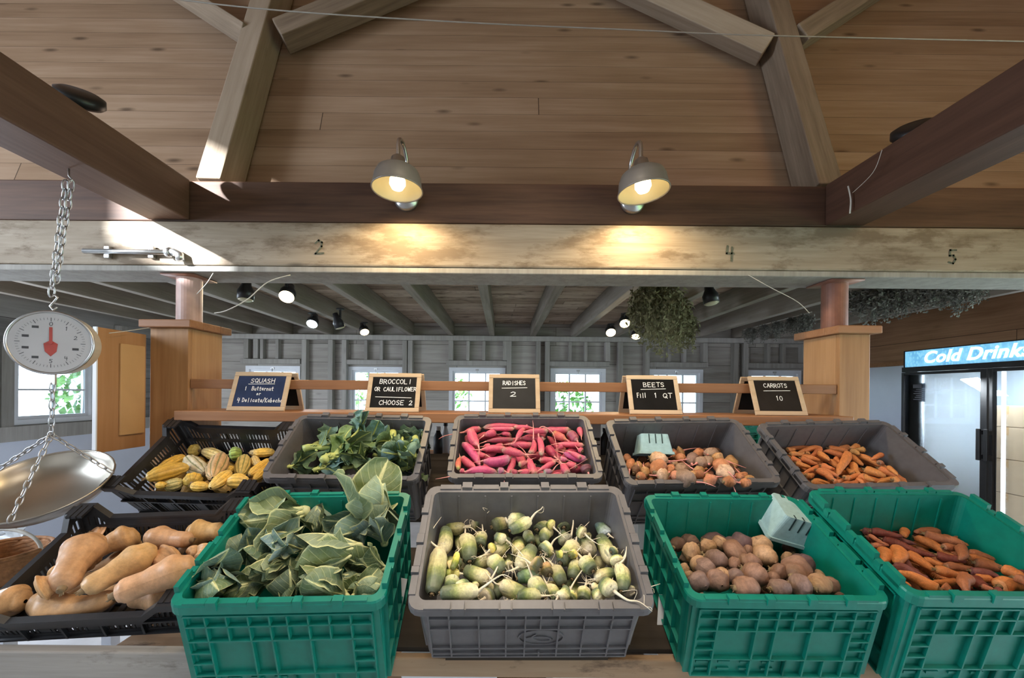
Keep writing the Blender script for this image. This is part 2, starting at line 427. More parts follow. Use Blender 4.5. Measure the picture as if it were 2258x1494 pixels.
def leaf_mat(name, base, blue, rib, edge=0.85):
    m, nt, b = new_mat(name)
    uv = N(nt, 'ShaderNodeUVMap').outputs[0]
    sep = N(nt, 'ShaderNodeSeparateXYZ'); nt.links.new(uv, sep.inputs[0])
    oi = N(nt, 'ShaderNodeObjectInfo')
    co = N(nt, 'ShaderNodeTexCoord').outputs['Object']
    n1 = noise(nt, co, 9, 5, 0.6)
    f = mathn(nt, 'ADD', mathn(nt, 'MULTIPLY', n1, 0.9), mathn(nt, 'SUBTRACT', mathn(nt, 'MULTIPLY', oi.outputs['Random'], 0.7), 0.35))
    c = mixc(nt, f, base, blue)
    c = mixc(nt, 1.0, c, oi.outputs['Color'], 'MULTIPLY')
    u = mathn(nt, 'ABSOLUTE', mathn(nt, 'SUBTRACT', sep.outputs[0], 0.5))
    # side veins slant from the midrib to the edge
    vv = mathn(nt, 'FRACT', mathn(nt, 'SUBTRACT', mathn(nt, 'MULTIPLY', sep.outputs[1], 7), mathn(nt, 'MULTIPLY', u, 5)))
    vd = mathn(nt, 'ABSOLUTE', mathn(nt, 'SUBTRACT', vv, 0.5))
    kv = N(nt, 'ShaderNodeMapRange'); kv.inputs[1].default_value = 0.06; kv.inputs[2].default_value = 0.02; kv.inputs[4].default_value = 0.45
    nt.links.new(vd, kv.inputs[0])
    c = mixc(nt, kv.outputs[0], c, rib)
    km = N(nt, 'ShaderNodeMapRange'); km.inputs[1].default_value = 0.055; km.inputs[2].default_value = 0.03; km.inputs[4].default_value = 1.0
    nt.links.new(u, km.inputs[0])
    c = mixc(nt, km.outputs[0], c, rib)
    ke = N(nt, 'ShaderNodeMapRange'); ke.inputs[1].default_value = 0.455; ke.inputs[2].default_value = 0.49; ke.inputs[4].default_value = edge
    nt.links.new(u, ke.inputs[0])
    c = mixc(nt, ke.outputs[0], c, rib)
    nt.links.new(c, b.inputs['Base Color'])
    b.inputs['Roughness'].default_value = 0.5
    b.inputs['Specular IOR Level'].default_value = 0.35
    h = mathn(nt, 'SUBTRACT', n1, mathn(nt, 'MULTIPLY', kv.outputs[0], 0.6))
    bump(nt, b, h, 0.5, 0.006)
    return m
M_leafc = leaf_mat('cauliflower_leaf', (0.125, 0.17, 0.065), (0.27, 0.345, 0.30), (0.60, 0.62, 0.33))
M_ribc = plain('leaf_midrib', (0.66, 0.67, 0.36), 0.5, 0, 0.12)
M_leafb = leaf_mat('broccoli_leaf', (0.085, 0.14, 0.035), (0.29, 0.39, 0.34), (0.36, 0.43, 0.20), 0.25)
M_stalk = plain('broccoli_stalk', (0.48, 0.54, 0.17), 0.45, 0, 0.25, 14, bmp=0.3)
M_herb = plain('dried_herb', (0.17, 0.16, 0.08), 0.9, 0, 0.4, 30)
M_herbg = plain('dried_grey_herb', (0.16, 0.16, 0.14), 0.9, 0, 0.4, 30)
M_tree = plain('tree_leaves', (0.16, 0.30, 0.08), 0.8, 0, 0.4, 6)
M_clap = wood('white_clapboard', ((0.62, 0.66, 0.70), (0.68, 0.72, 0.76), (0.74, 0.78, 0.82)), 1, 2, 0.16, 0.03, knots=0, seamcol=(0.25, 0.28, 0.32))
M_grass = plain('grass', (0.12, 0.22, 0.06), 0.9, 0, 0.3, 2)
# ------------------------------------------------------------------ setting
def Z(z): return HZ + z
XL, XR, YB, YF = -4.3, 4.2, 5.2, -3.0
ZJ = Z(0.72)                                # underside of the back-room joists

b = MB(); b.box((XL - 0.2, YF, -0.1), (XR + 0.2, YB + 0.2, 0.0)); struct(b.build('floor', M_concrete))
b = MB(); b.box((-20, -12, -0.5), (20, 30, -0.35)); g = b.build('trim_8', M_grass); struct(g); g.name = 'ground'

def wall_with_holes(axis, pos, thick, lo, hi, z0, z1, holes):
    """Solid wall along one axis with rectangular openings (lo, hi, z0, z1)."""
    m = MB()
    def put_(a0, a1, c0, c1):
        if a1 - a0 < 1e-4 or c1 - c0 < 1e-4: return
        if axis == 'x': m.box((a0, pos, c0), (a1, pos + thick, c1))
        else: m.box((pos, a0, c0), (pos + thick, a1, c1))
    cur = lo
    for (h0, h1, k0, k1) in sorted(holes):
        put_(cur, h0, z0, z1); put_(h0, h1, z0, k0); put_(h0, h1, k1, z1); cur = h1
    put_(cur, hi, z0, z1)
    return m

# back wall with six small sash windows
WIN = [(602, 120), (829, 121), (1052, 124), (1274, 122), (1490, 119), (1706, 119)]
wz0, wz1 = Z(-0.36), Z(0.315)
bwin = []
for px, w in WIN:
    xc = (px - CX) / F * YB; hw = w / F * YB / 2
    bwin.append((xc - hw, xc + hw, wz0, wz1))
struct(wall_with_holes('x', YB, 0.14, XL - 0.1, XR + 0.1, 0, ZJ + 0.3, bwin).build('wall_back', M_barn))
# left wall: one sash window in the back room, one tall window on the shop floor (behind the photographer)
lwin = (3.50, 4.22, Z(-0.33), Z(0.30))
hx = -4.3
def sun_back(X, zz):                        # where the sun ray that ends on the header at (X, zz) crosses the left wall
    t = (X - hx) / SUN_DIR.x
    return 1.76 - t * SUN_DIR.y, zz - t * SUN_DIR.z
ya, za = sun_back(-1.73, Z(0.50)); yb_, zb_ = sun_back(-1.10, Z(0.50))
zlo, zhi = 0.5 * (za + zb_), 0.5 * (za + zb_) + 0.72
struct(wall_with_holes('y', XL - 0.14, 0.14, YF, YB + 0.1, 0, Z(3.4), [(lwin), (min(ya, yb_), max(ya, yb_), zlo, zhi)]).build('wall_left', M_barny))
# right wall: brown boards above, white panelling below
b = MB(); b.box((XR, YF, Z(0.315)), (XR + 0.14, YB + 0.1, Z(3.4))); struct(b.build('wall_right', M_brown))
b = MB(); b.box((XR - 0.012, 2.0, 0), (XR + 0.14, YB, Z(0.313))); struct(b.build('trim_1', M_wpanel))
b = MB(); b.box((XR - 0.03, 1.9, Z(0.315)), (XR + 0.0, YB, Z(0.36))); struct(b.build('trim_2', M_pinex))
# wall behind the photographer
struct(wall_with_holes('x', YF - 0.14, 0.14, XL - 0.1, XR + 0.1, 0, Z(3.4), []).build('wall_front', M_barn))
b = MB(); b.box((XL - 0.1, YF, Z(2.9)), (XR + 0.1, 2.7, Z(3.0))); struct(b.build('ceiling', M_brown))
# left wall lower panelling and sill board in the back room
b = MB(); b.box((XL, 1.2, 0), (XL + 0.015, YB, Z(-0.47))); struct(b.build('trim_3', M_wpanel))
b = MB(); b.box((XL, 1.2, Z(-0.47)), (XL + 0.03, YB, Z(-0.34))); struct(b.build('trim_4', M_stud))

# steep boarded roof slope above the header
RT = math.radians(74)
roofM = Matrix.Translation((0, 1.99, Z(0.93))) @ Matrix.Rotation(RT, 4, 'X')
b = MB(); b.box((XL, 0, 0), (XR, 2.6, 0.0 + 0.03)); o = b.build('trim_5', M_roof); o.matrix_world = roofM @ Matrix.Translation((0, 0, -0.03)); struct(o); o.name = 'roof_slope'

def beam(name, a, bb, mat, bevel=0.006):
    m = MB(); m.box(a, bb); return m.build(name, mat, bevel=bevel)
def t1(o, label, cat, group=None): return tag(o, label, cat, group)

# loft floor over the back room, top plate, joists
b = MB(); b.box((XL, 1.96, ZJ + 0.17), (XR, YB, ZJ + 0.20)); o = b.build('ceiling_back', M_loft); struct(o)
t1(beam('top_plate', (XL, YB - 0.10, Z(0.655)), (XR, YB - 0.001, ZJ - 0.002), M_stud), 'pale timber plate running along the top of the back wall', 'beam')
jm = None
ords = ['first', 'second', 'third', 'fourth', 'fifth', 'sixth', 'seventh', 'eighth', 'ninth', 'tenth', 'eleventh', 'twelfth', 'thirteenth', 'fourteenth', 'fifteenth', 'sixteenth', 'seventeenth', 'eighteenth', 'nineteenth', 'twentieth', 'twenty-first', 'twenty-second', 'twenty-third', 'twenty-fourth', 'twenty-fifth']
jx = [-0.14 + 0.525 * k for k in range(-7, 8)]
for i, x in enumerate(jx):
    m = MB(); m.box((-0.034, 1.97, ZJ), (0.034, YB - 0.002, ZJ + 0.168))
    o = m.build('ceiling_joist', M_joist, bevel=0.004); o.location.x = x
    t1(o, 'weathered ceiling joist of the back room, %s from the left' % ords[i], 'joist', 'joists over the back room')
# studs, headers over the windows
stud_px = [545, 566, 672, 730, 760, 893, 905, 994, 1113, 1122, 1186, 1206, 1338, 1366, 1425, 1552, 1620, 1641, 1770]
for i, px in enumerate(stud_px):
    xc = (px - CX) / F * (YB - 0.05)
    z_lo = Z(-0.9)
    for (h0, h1, _, _) in bwin:
        if h0 - 0.01 < xc < h1 + 0.01: z_lo = wz1 + 0.09
    t1(beam('wall_stud', (xc - 0.030, YB - 0.085, z_lo), (xc + 0.030, YB - 0.001, Z(0.653)), M_stud, 0.003),
       'rough upright stud on the back wall, %s from the left' % ords[i], 'stud', 'studs on the back wall')
for i, (h0, h1, _, _) in enumerate(bwin):
    t1(beam('window_header', (h0 - 0.03, YB - 0.075, wz1 + 0.025), (h1 + 0.03, YB - 0.001, wz1 + 0.085), M_stud, 0.003),
       'rough header board above the %s back-wall window from the left' % ords[i], 'board', 'headers over the back windows')
    for dx in (0.34, 0.62):
        xm = h0 + (h1 - h0) * dx
        o = beam('cripple_stud', (xm - 0.02, YB - 0.07, wz1 + 0.087), (xm + 0.02, YB - 0.001, Z(0.653)), M_stud, 0.003)
        t1(o, '%s short stud above the %s back-wall window from the left' % ('left' if dx < 0.5 else 'right', ords[i]), 'stud', 'short studs over the windows')

def sash(n, M, w, h, cols, rows):
    """Window with frame, glazing bars and panes, local xz plane, facing -y."""
    t = bpy.data.objects.new('window_%d' % n, None); COL.objects.link(t); t.matrix_world = M; struct(t)
    f = MB(); e = 0.045
    f.box((-w/2, 0, 0), (-w/2 + e, 0.10, h)); f.box((w/2 - e, 0, 0), (w/2, 0.10, h))
    f.box((-w/2 + e, 0, 0), (w/2 - e, 0.10, e)); f.box((-w/2 + e, 0, h - e), (w/2 - e, 0.10, h))
    f.build('window_frame', M_wpaint, t)
    g = MB(); iw, ih = w - 2*e, h - 2*e
    s = 0.03
    g.box((-iw/2, 0.03, e), (-iw/2 + s, 0.06, e + ih)); g.box((iw/2 - s, 0.03, e), (iw/2, 0.06, e + ih))
    g.box((-iw/2 + s, 0.03, e), (iw/2 - s, 0.06, e + s)); g.box((-iw/2 + s, 0.03, e + ih - s), (iw/2 - s, 0.06, e + ih))
    for c in range(1, cols):
        x = -iw/2 + iw * c / cols; g.box((x - 0.009, 0.032, e + s), (x + 0.009, 0.058, e + ih - s))
    for r in range(1, rows):
        z = e + ih * r / rows; g.box((-iw/2 + s, 0.034, z - 0.009), (iw/2 - s, 0.056, z + 0.009))
    g.build('glazing_bars', M_wpaint, t)
    p = MB(); p.box((-iw/2 + s, 0.043, e + s), (iw/2 - s, 0.047, e + ih - s)); p.build('window_pane', M_glass, t)
    c = MB(); c.box((-0.02, -0.012, h - 0.04), (0.02, 0.03, h - 0.02)); c.tube([(0, -0.01, h - 0.03), (0.0, -0.012, h - 0.075)], 0.005, 6); c.build('window_catch', M_steel, t)
    return t
for i, (h0, h1, k0, k1) in enumerate(bwin):
    sash(i + 1, Matrix.Translation(((h0 + h1) / 2, YB - 0.01, k0)), h1 - h0, k1 - k0, 3, 3)
sash(7, Matrix.Translation((XL - 0.005, (lwin[0] + lwin[1]) / 2, lwin[2])) @ Matrix.Rotation(PI / 2, 4, 'Z'), lwin[1] - lwin[0], lwin[3] - lwin[2], 2, 2)
# casing of the left window
b = MB()
for (y0_, y1_, z0_, z1_) in ((lwin[0] - 0.09, lwin[0], lwin[2] - 0.02, lwin[3] + 0.09), (lwin[1], lwin[1] + 0.09, lwin[2] - 0.02, lwin[3] + 0.09), (lwin[0], lwin[1], lwin[3], lwin[3] + 0.09)):
    b.box((XL, y0_, z0_), (XL + 0.02, y1_, z1_))
struct(b.build('trim_6', M_stud))
for i, yy in enumerate((2.5, 3.25, 4.45, 4.95)):
    t1(beam('wall_stud', (XL, yy - 0.04, Z(-0.33)), (XL + 0.09, yy + 0.04, Z(0.70)), M_stud, 0.003),
       'rough upright stud on the left wall, %s from the front' % ords[i], 'stud', 'studs on the left wall')

# seen through the windows: neighbour's clapboard wall, bushes, trees
b = MB(); b.box((-8.4, 2.2, -0.34), (-8.2, 6.6, 3.6)); o = b.build('neighbouring_shed', M_clap)
t1(o, 'white clapboard building seen through the left window', 'building')
def bush(name, loc, r, n, seed, mat, label, cat, group=None, leaf=0.12):
    rnd = random.Random(seed); m = MB()
    for _ in range(n):
        d = Vector((rnd.gauss(0, 1), rnd.gauss(0, 1), rnd.gauss(0, 1))).normalized() * (rnd.uniform(0.45, 1) ** 0.6)
        p = Vector((d.x * r[0], d.y * r[1], d.z * r[2]))
        a = Vector((rnd.gauss(0, 1), rnd.gauss(0, 1), rnd.gauss(0, 1))).normalized()
        q = a.cross(Vector((0.3, 0.2, 1))).normalized()
        s = leaf * rnd.uniform(0.6, 1.3)
        m.add([p - a*s, p + q*s*0.45, p + a*s, p - q*s*0.45], [(0, 1, 2, 3)])
    o = m.build(name, mat); o.location = loc
    return t1(o, label, cat, group)
def tree_stem(o, h):
    m = MB(); m.tube([(0, 0, -o.location.z - 0.3), (0.05, 0, -0.3), (0, 0.03, h)], [0.09, 0.06, 0.02], 8); m.build('trunk', M_joist, o)
o = bush('leafy_bush', (-7.0, 7.6, 1.3), (0.75, 1.3, 1.7), 1500, 5, M_tree, 'green leafy bush beyond the left window', 'bush'); tree_stem(o, 0.4)
for i, (x, y, z, r) in enumerate(((-1.9, 11.5, 1.5, 1.0), (1.6, 10.5, 1.2, 0.8), (4.2, 12, 1.3, 1.1), (-4.6, 12.5, 1.5, 1.2))):
    o = bush('leafy_tree', (x, y, z), (r, r, r * 0.8), 380, 20 + i, M_tree, ('bright green tree outside the second back window', 'bright green tree outside the fourth back window', 'bright green tree outside the fifth back window', 'bright green tree outside the leftmost back window')[i], 'tree', 'trees outside the back windows'); tree_stem(o, 0.3)

# ------------------------------------------------------------------ timber frame over the display
WB0, WB1 = Z(0.548), Z(0.742)
t1(beam('whitewashed_beam', (XL, 1.76, WB0), (XR, 1.95, WB1), M_white, 0.008), 'long whitewashed timber beam with a lamp-lit face across the room', 'beam')
t1(beam('beam_batten', (XL, 1.765, WB0 - 0.026), (XR, 1.955, WB0 - 0.001), M_stud, 0.004), 'thin grey board fixed along the underside of the whitewashed beam', 'board')
t1(beam('header_beam', (XL, 1.775, WB1 + 0.006), (XR, 1.95, Z(0.928)), M_header, 0.006), 'dark red-brown header timber carrying the two gooseneck lamps', 'beam')
ZC0, ZC1 = WB1 + 0.006, Z(0.93)
t1(beam('cross_beam', (-1.575, -2.9, ZC0 + 0.002), (-1.395, 1.772, ZC1), M_cross, 0.006), 'red-brown cross beam on the left that the scale hangs from', 'beam', 'cross beams over the aisle')
t1(beam('cross_beam', (1.425, -2.9, ZC0 + 0.002), (1.595, 1.772, ZC1), M_cross, 0.006), 'red-brown cross beam on the right with string on its side', 'beam', 'cross beams over the aisle')
# painted numbers on the white beam
GLY = {
 'A': [[(0,0),(.5,1),(1,0)],[(.2,.4),(.8,.4)]], 'B': [[(0,0),(0,1),(.7,.95),(.8,.75),(.6,.55),(0,.52)],[(.6,.53),(.9,.3),(.7,.03),(0,0)]],
 'C': [[(.95,.85),(.6,1),(.2,.85),(0,.5),(.2,.12),(.6,0),(.95,.15)]], 'D': [[(0,0),(0,1),(.6,.9),(1,.5),(.6,.06),(0,0)]],
 'E': [[(.9,1),(0,1),(0,0),(.9,0)],[(0,.52),(.7,.52)]], 'F': [[(.9,1),(0,1),(0,0)],[(0,.55),(.7,.55)]],
 'H': [[(0,0),(0,1)],[(1,0),(1,1)],[(0,.5),(1,.5)]], 'I': [[(.5,0),(.5,1)]], 'K': [[(0,0),(0,1)],[(.9,1),(0,.45),(.9,0)]],
 'L': [[(0,1),(0,0),(.85,0)]], 'O': [[(.5,1),(.12,.8),(0,.5),(.15,.15),(.5,0),(.85,.15),(1,.5),(.88,.82),(.5,1)]],
 'P': [[(0,0),(0,1),(.7,.95),(.9,.75),(.7,.5),(0,.45)]],
 'Q': [[(.5,1),(.12,.8),(0,.5),(.15,.15),(.5,0),(.85,.15),(1,.5),(.88,.82),(.5,1)],[(.6,.3),(1.05,-.08)]],
 'R': [[(0,0),(0,1),(.7,.95),(.9,.75),(.7,.52),(0,.48)],[(.4,.48),(1,0)]], 'S': [[(.9,.85),(.55,1),(.15,.88),(.1,.65),(.85,.38),(.85,.12),(.5,0),(.05,.12)]],
 'T': [[(0,1),(1,1)],[(.5,1),(.5,0)]], 'U': [[(0,1),(0,.25),(.3,0),(.7,0),(1,.25),(1,1)]], 'W': [[(0,1),(.25,0),(.5,.7),(.75,0),(1,1)]],
 '1': [[(.3,.8),(.55,1),(.5,0)]], '2': [[(.05,.8),(.4,1),(.8,.85),(.75,.55),(0,0),(.95,.03)]], '4': [[(.2,1),(.1,.45),(.9,.45)],[(.75,.9),(.65,-.1)]],
 '5': [[(.9,1),(.2,1),(.15,.58),(.6,.6),(.85,.3),(.55,0),(.05,.08)]], '0': [[(.5,1),(.1,.8),(0,.4),(.3,0),(.7,.05),(.95,.5),(.8,.9),(.5,1)]], '/': [[(0,-.1),(.8,1.1)]],
 'a': [[(.8,.5),(.4,.55),(.05,.3),(.3,0),(.75,.15),(.8,.5),(.85,0)]], 'b': [[(.1,1),(.1,0),(.6,.02),(.8,.3),(.5,.52),(.1,.4)]], 'c': [[(.8,.5),(.4,.55),(.1,.28),(.4,0),(.85,.1)]],
 'e': [[(.1,.3),(.8,.32),(.6,.56),(.2,.5),(.1,.2),(.45,0),(.85,.1)]], 'h': [[(.1,1),(.1,0)],[(.1,.4),(.5,.55),(.8,.4),(.8,0)]], 'i': [[(.5,.55),(.5,0)],[(.5,.72),(.52,.78)]],
 'l': [[(.5,1),(.5,0)]], 'n': [[(.1,.55),(.1,0)],[(.1,.4),(.5,.55),(.8,.4),(.85,0)]], 'o': [[(.45,.55),(.1,.3),(.4,0),(.8,.25),(.45,.55)]],
 'r': [[(.15,.55),(.15,0)],[(.15,.35),(.45,.55),(.8,.5)]], 't': [[(.45,.9),(.45,.05),(.8,0)],[(.1,.58),(.85,.6)]], 'u': [[(.1,.55),(.15,.1),(.5,0),(.8,.15)],[(.8,.55),(.85,0)]],
}
def write(mb, text, cx, y, h, w, stroke, z, rnd, gap=0.35):
    n = len(text); tot = n * w + (n - 1) * w * gap
    x = cx - tot / 2
    for ch in text:
        if ch != ' ':
            dy, sl = rnd.uniform(-.05, .05) * h, rnd.uniform(-.06, .10)
            for st in GLY[ch]:
                mb.ribbon([(x + (px_ + sl * py_) * w, y + dy + py_ * h) for px_, py_ in st], stroke, z)
        x += w * (1 + gap)
rnd = random.Random(4)
XZ = Matrix(((1, 0, 0, 0), (0, 0, -1, 0), (0, 1, 0, 0), (0, 0, 0, 1)))     # xy plane stood up to face -y
for ch, px, py in (('2', 705, 543), ('4', 1610, 556), ('5', 2101, 564)):
    m = MB(); write(m, ch, 0, -0.03, 0.058, 0.036, 0.008, 0.0, rnd)
    o = m.build('painted_number', M_paintmark); p = P(px, py, 1.758); o.matrix_world = Matrix.Translation(p) @ XZ
    t1(o, 'faded dark numeral %s painted on the whitewashed beam' % ch, 'marking', 'numbers painted on the beam')

# rafters and their Y braces
def stick(name, a, bb, w, d, mat, label, cat, group, side=Vector((1, 0, 0))):
    """Rectangular timber from a to bb; w across, d in depth."""
    a, bb = Vector(a), Vector(bb)
    ax = (bb - a); L = ax.length; ax.normalize()
    sx = (side - ax * side.dot(ax)).normalized(); sy = ax.cross(sx)
    M = Matrix(((sx.x, ax.x, -sy.x, a.x), (sx.y, ax.y, -sy.y, a.y), (sx.z, ax.z, -sy.z, a.z), (0, 0, 0, 1)))
    m = MB(); m.box((-w/2, 0, -d/2), (w/2, L, d/2))
    o = m.build(name, mat, bevel=0.005); o.matrix_world = M
    return t1(o, label, cat, group)
slope = Vector((0, math.cos(RT), math.sin(RT)))
def on_slope(X, s, off):                    # a point in front of the boards
    nrm = Vector((0, -math.sin(RT), math.cos(RT)))
    return Vector((X, 1.99, Z(0.93))) + slope * s + nrm * off
RG = 'rafters and braces under the roof'
stick('roof_rafter', on_slope(-1.365, 0.0, 0.085), on_slope(-1.30, 2.3, 0.085), 0.115, 0.15, M_rafter, 'pale rafter rising from the left cross beam, dark on its right side', 'rafter', RG)
stick('roof_rafter', on_slope(1.505, 0.0, 0.085), on_slope(1.47, 2.3, 0.085), 0.115, 0.15, M_rafter, 'pale rafter rising from the right cross beam, dark on its left side', 'rafter', RG)
for (x0, s0, x1, s1, lab) in ((-1.38, 0.98, -3.3, 2.45, 'brace forking up left from the left rafter'), (-1.22, 1.00, 1.02, 2.45, 'brace forking up right from the left rafter'),
                              (1.40, 0.93, -0.76, 2.45, 'brace forking up left from the right rafter'), (1.57, 1.0, 3.45, 2.45, 'brace forking up right from the right rafter')):
    stick('rafter_brace', on_slope(x0, s0, 0.10), on_slope(x1, s1, 0.10), 0.10, 0.12, M_rafter, 'dark ' + lab, 'brace', RG, side=Vector((0.6, 0, -1)))

# lally columns and their pine boxes
def column(x, label, mat):
    t = thing('lally_column', label, 'column', (x, 1.86, 0), 'iron columns under the beam')
    m = MB(); m.lathe([(0.05, 0), (0.05, WB0 - 0.034)], 28); m.build('shaft', mat, t, smooth=False)
    m = MB(); m.box((-0.075, -0.075, WB0 - 0.034), (0.075, 0.075, WB0 - 0.027)); m.build('cap_plate', M_rust, t)
    for f in t.children[0].data.polygons: f.use_smooth = len(f.vertices) == 4
column(-1.462, 'round iron column with flaking white paint above the left pine box', M_colw)
column(1.543, 'round rust-brown iron column above the right pine box', M_rust)
def pine_box(x0, x1, label):
    t = thing('pine_post_box', label, 'post', ((x0 + x1) / 2, 1.855, 0), 'pine boxes round the columns')
    w = (x1 - x0) / 2; zt = Z(0.268)
    for nm, a, c in (('front_board', (-w, -0.105, 0), (w, -0.085, zt)), ('side_board', (-w, -0.085, 0), (-w + 0.02, 0.105, zt)), ('side_board', (w - 0.02, -0.085, 0), (w, 0.105, zt)), ('back_board', (-w + 0.02, 0.085, 0), (w - 0.02, 0.105, zt))):
        m = MB(); m.box(a, c); m.build(nm, M_pine, t, bevel=0.003)
    m = MB(); e = 0.028; h = 0.034
    for a, c in (((-w - e, -0.105 - e, zt), (w + e, -0.055, zt + h)), ((-w - e, 0.055, zt), (w + e, 0.105 + e, zt + h)), ((-w - e, -0.055, zt), (-0.054, 0.055, zt + h)), ((0.054, -0.055, zt), (w + e, 0.055, zt + h))): m.box(a, c)
    m.build('cap', M_pinex, t, bevel=0.004)
pine_box(-1.547, -1.378, 'tall pine box with a square cap round the left iron column')
pine_box(1.4755, 1.611, 'tall pine box with a square cap round the right iron column')
# ledge and rail between the posts
t1(beam('display_ledge', (-1.376, 1.67, Z(-0.132)), (1.473, 1.915, Z(-0.09)), M_pinex, 0.004), 'long pine ledge between the posts that the chalkboards stand on', 'ledge')
t1(beam('pine_rail', (-1.376, 1.757, Z(0.004)), (1.473, 1.775, Z(0.046)), M_pinex, 0.003), 'slim pine rail running through the chalkboard easels', 'rail')
# brown cabinet panel fixed to the left post
t = thing('cabinet_panel', 'flat brown board with a paler plywood strip beside the left pine box', 'panel', (-1.5635, 1.64, Z(0)))
m = MB(); m.box((-0.012, -0.10, -0.25), (0.0, 0.11, 0.238)); m.build('board', M_panel, t, bevel=0.002)
m = MB(); m.box((0.0005, -0.015, -0.19), (0.009, 0.095, 0.185)); m.build('strip', M_plylite, t, bevel=0.002)
m = MB(); m.box((-0.013, -0.106, -0.25), (0.001, -0.1005, 0.238)); m.build('edge_band', M_wpaint, t)
# string from the panel to the post, cords, pipe
def cord(name, pts, r, mat, label, cat, group=None, sub=6):
    ps = [Vector(p) for p in pts]; out = []
    for i in range(len(ps) - 1):
        p0, p1, p2, p3 = ps[max(i-1, 0)], ps[i], ps[i+1], ps[min(i+2, len(ps)-1)]
        for k in range(sub):
            u = k / sub
            out.append(0.5 * ((2*p1) + (p2-p0)*u + (2*p0-5*p1+4*p2-p3)*u*u + (3*p1-p0-3*p2+p3)*u**3))
    out.append(ps[-1])
    m = MB(); m.tube(out, r, 6)
    return t1(m.build(name, mat, smooth=True), label, cat, group)
cord('thin_string', [P(240, 734, 1.56), P(275, 730, 1.6), P(330, 722, 1.733)], 0.0015, M_string, 'thin string from the brown board up to the left pine box', 'string', 'loose strings')
cord('thin_string', [P(470, 602, 1.755), P(455, 625, 1.775), P(434, 648, 1.80)], 0.0015, M_string, 'short pale string from the beam to the left iron column', 'string', 'loose strings')
cord('thin_string', [P(640, 606, 1.75), P(590, 622, 1.75), P(545, 660, 1.75), P(500, 684, 1.75), P(473, 690, 1.79)], 0.0022, M_string, 'drooping pale string from the beam to the left pine cap', 'string', 'loose strings')
cord('thin_string', [P(1650, 606, 1.76), P(1700, 634, 1.76), P(1757, 664, 1.78), P(1785, 690, 1.79)], 0.0014, M_string, 'pale string slanting from the beam to the right pine cap', 'string', 'loose strings')
cord('thin_string', [P(1870, 410, 1.62), P(1876, 440, 1.62), P(1874, 470, 1.62)], 0.003, M_string, 'knotted white string hanging on the right cross beam', 'string', 'loose strings')
cord('thin_string', [P(1945, 330, 1.45), P(1925, 380, 1.50), P(1880, 425, 1.60)], 0.0012, M_string, 'fine string sagging along the right cross beam from the disc', 'string', 'loose strings')
cord('overhead_cable', [P(180, -30, 1.28), P(560, 18, 1.32), P(1000, 48, 1.36), P(1400, 66, 1.40), P(1690, 78, 1.44), P(2300, 92, 1.5)], 0.0022, M_wire, 'thin grey cable strung across the roof above the lamps', 'cable')
t = thing('conduit_pipe', 'metal conduit pipe with an elbow on the left of the whitewashed beam', 'pipe', (0, 0, 0))
pa, pb = P(185, 553, 1.738), P(372, 556, 1.738)
m = MB(); m.tube([pa, pb], 0.011, 12); m.build('pipe_run', M_steel, t, smooth=True)
m = MB(); m.tube([pb, P(385, 556, 1.738), P(396, 562, 1.738), P(398, 574, 1.738)], 0.017, 12); m.tube([P(368, 556, 1.738), P(378, 556, 1.738)], 0.021, 12); m.build('elbow', M_steel, t, smooth=True)
for px in (232, 330):
    m = MB(); p = P(px, 554, 1.738); m.box((p.x - 0.012, p.y + 0.004, p.z - 0.026), (p.x + 0.012, 1.7585, p.z + 0.026)); m.build('strap', M_steel, t, bevel=0.002)

# round black uplights resting on the cross beams
for px, py, Y, zoff, rx, lab in ((193, 216, 1.40, 0, 0.5, 'left'), (1962, 304, 1.46, 0, 0.35, 'right')):
    p = P(px, py, Y)
    x = -1.49 if lab == 'left' else 1.50
    t = thing('round_uplight', 'round black lamp sitting on top of the %s cross beam' % lab, 'lamp', (x, Y, ZC1), 'black lamps on the cross beams')
    h = max(0.04, p.z - ZC1)
    sgn = 1 if lab == 'left' else -1
    m = MB(); m.lathe([(0.03, 0), (0.03, 0.008), (0.012, 0.012), (0.012, h)], 16); m.build('stem', M_blackm, t, smooth=True)
    m = MB(); m.lathe([(0.03, -0.02), (0.055, -0.022), (0.066, -0.012), (0.066, 0.012), (0.05, 0.02)], 28, Matrix.Translation((0, 0, h)) @ Matrix.Rotation(0.5 * sgn, 4, 'Y') @ Matrix.Rotation(0.5, 4, 'X')); m.build('lamp_head', M_blackm, t, smooth=True)

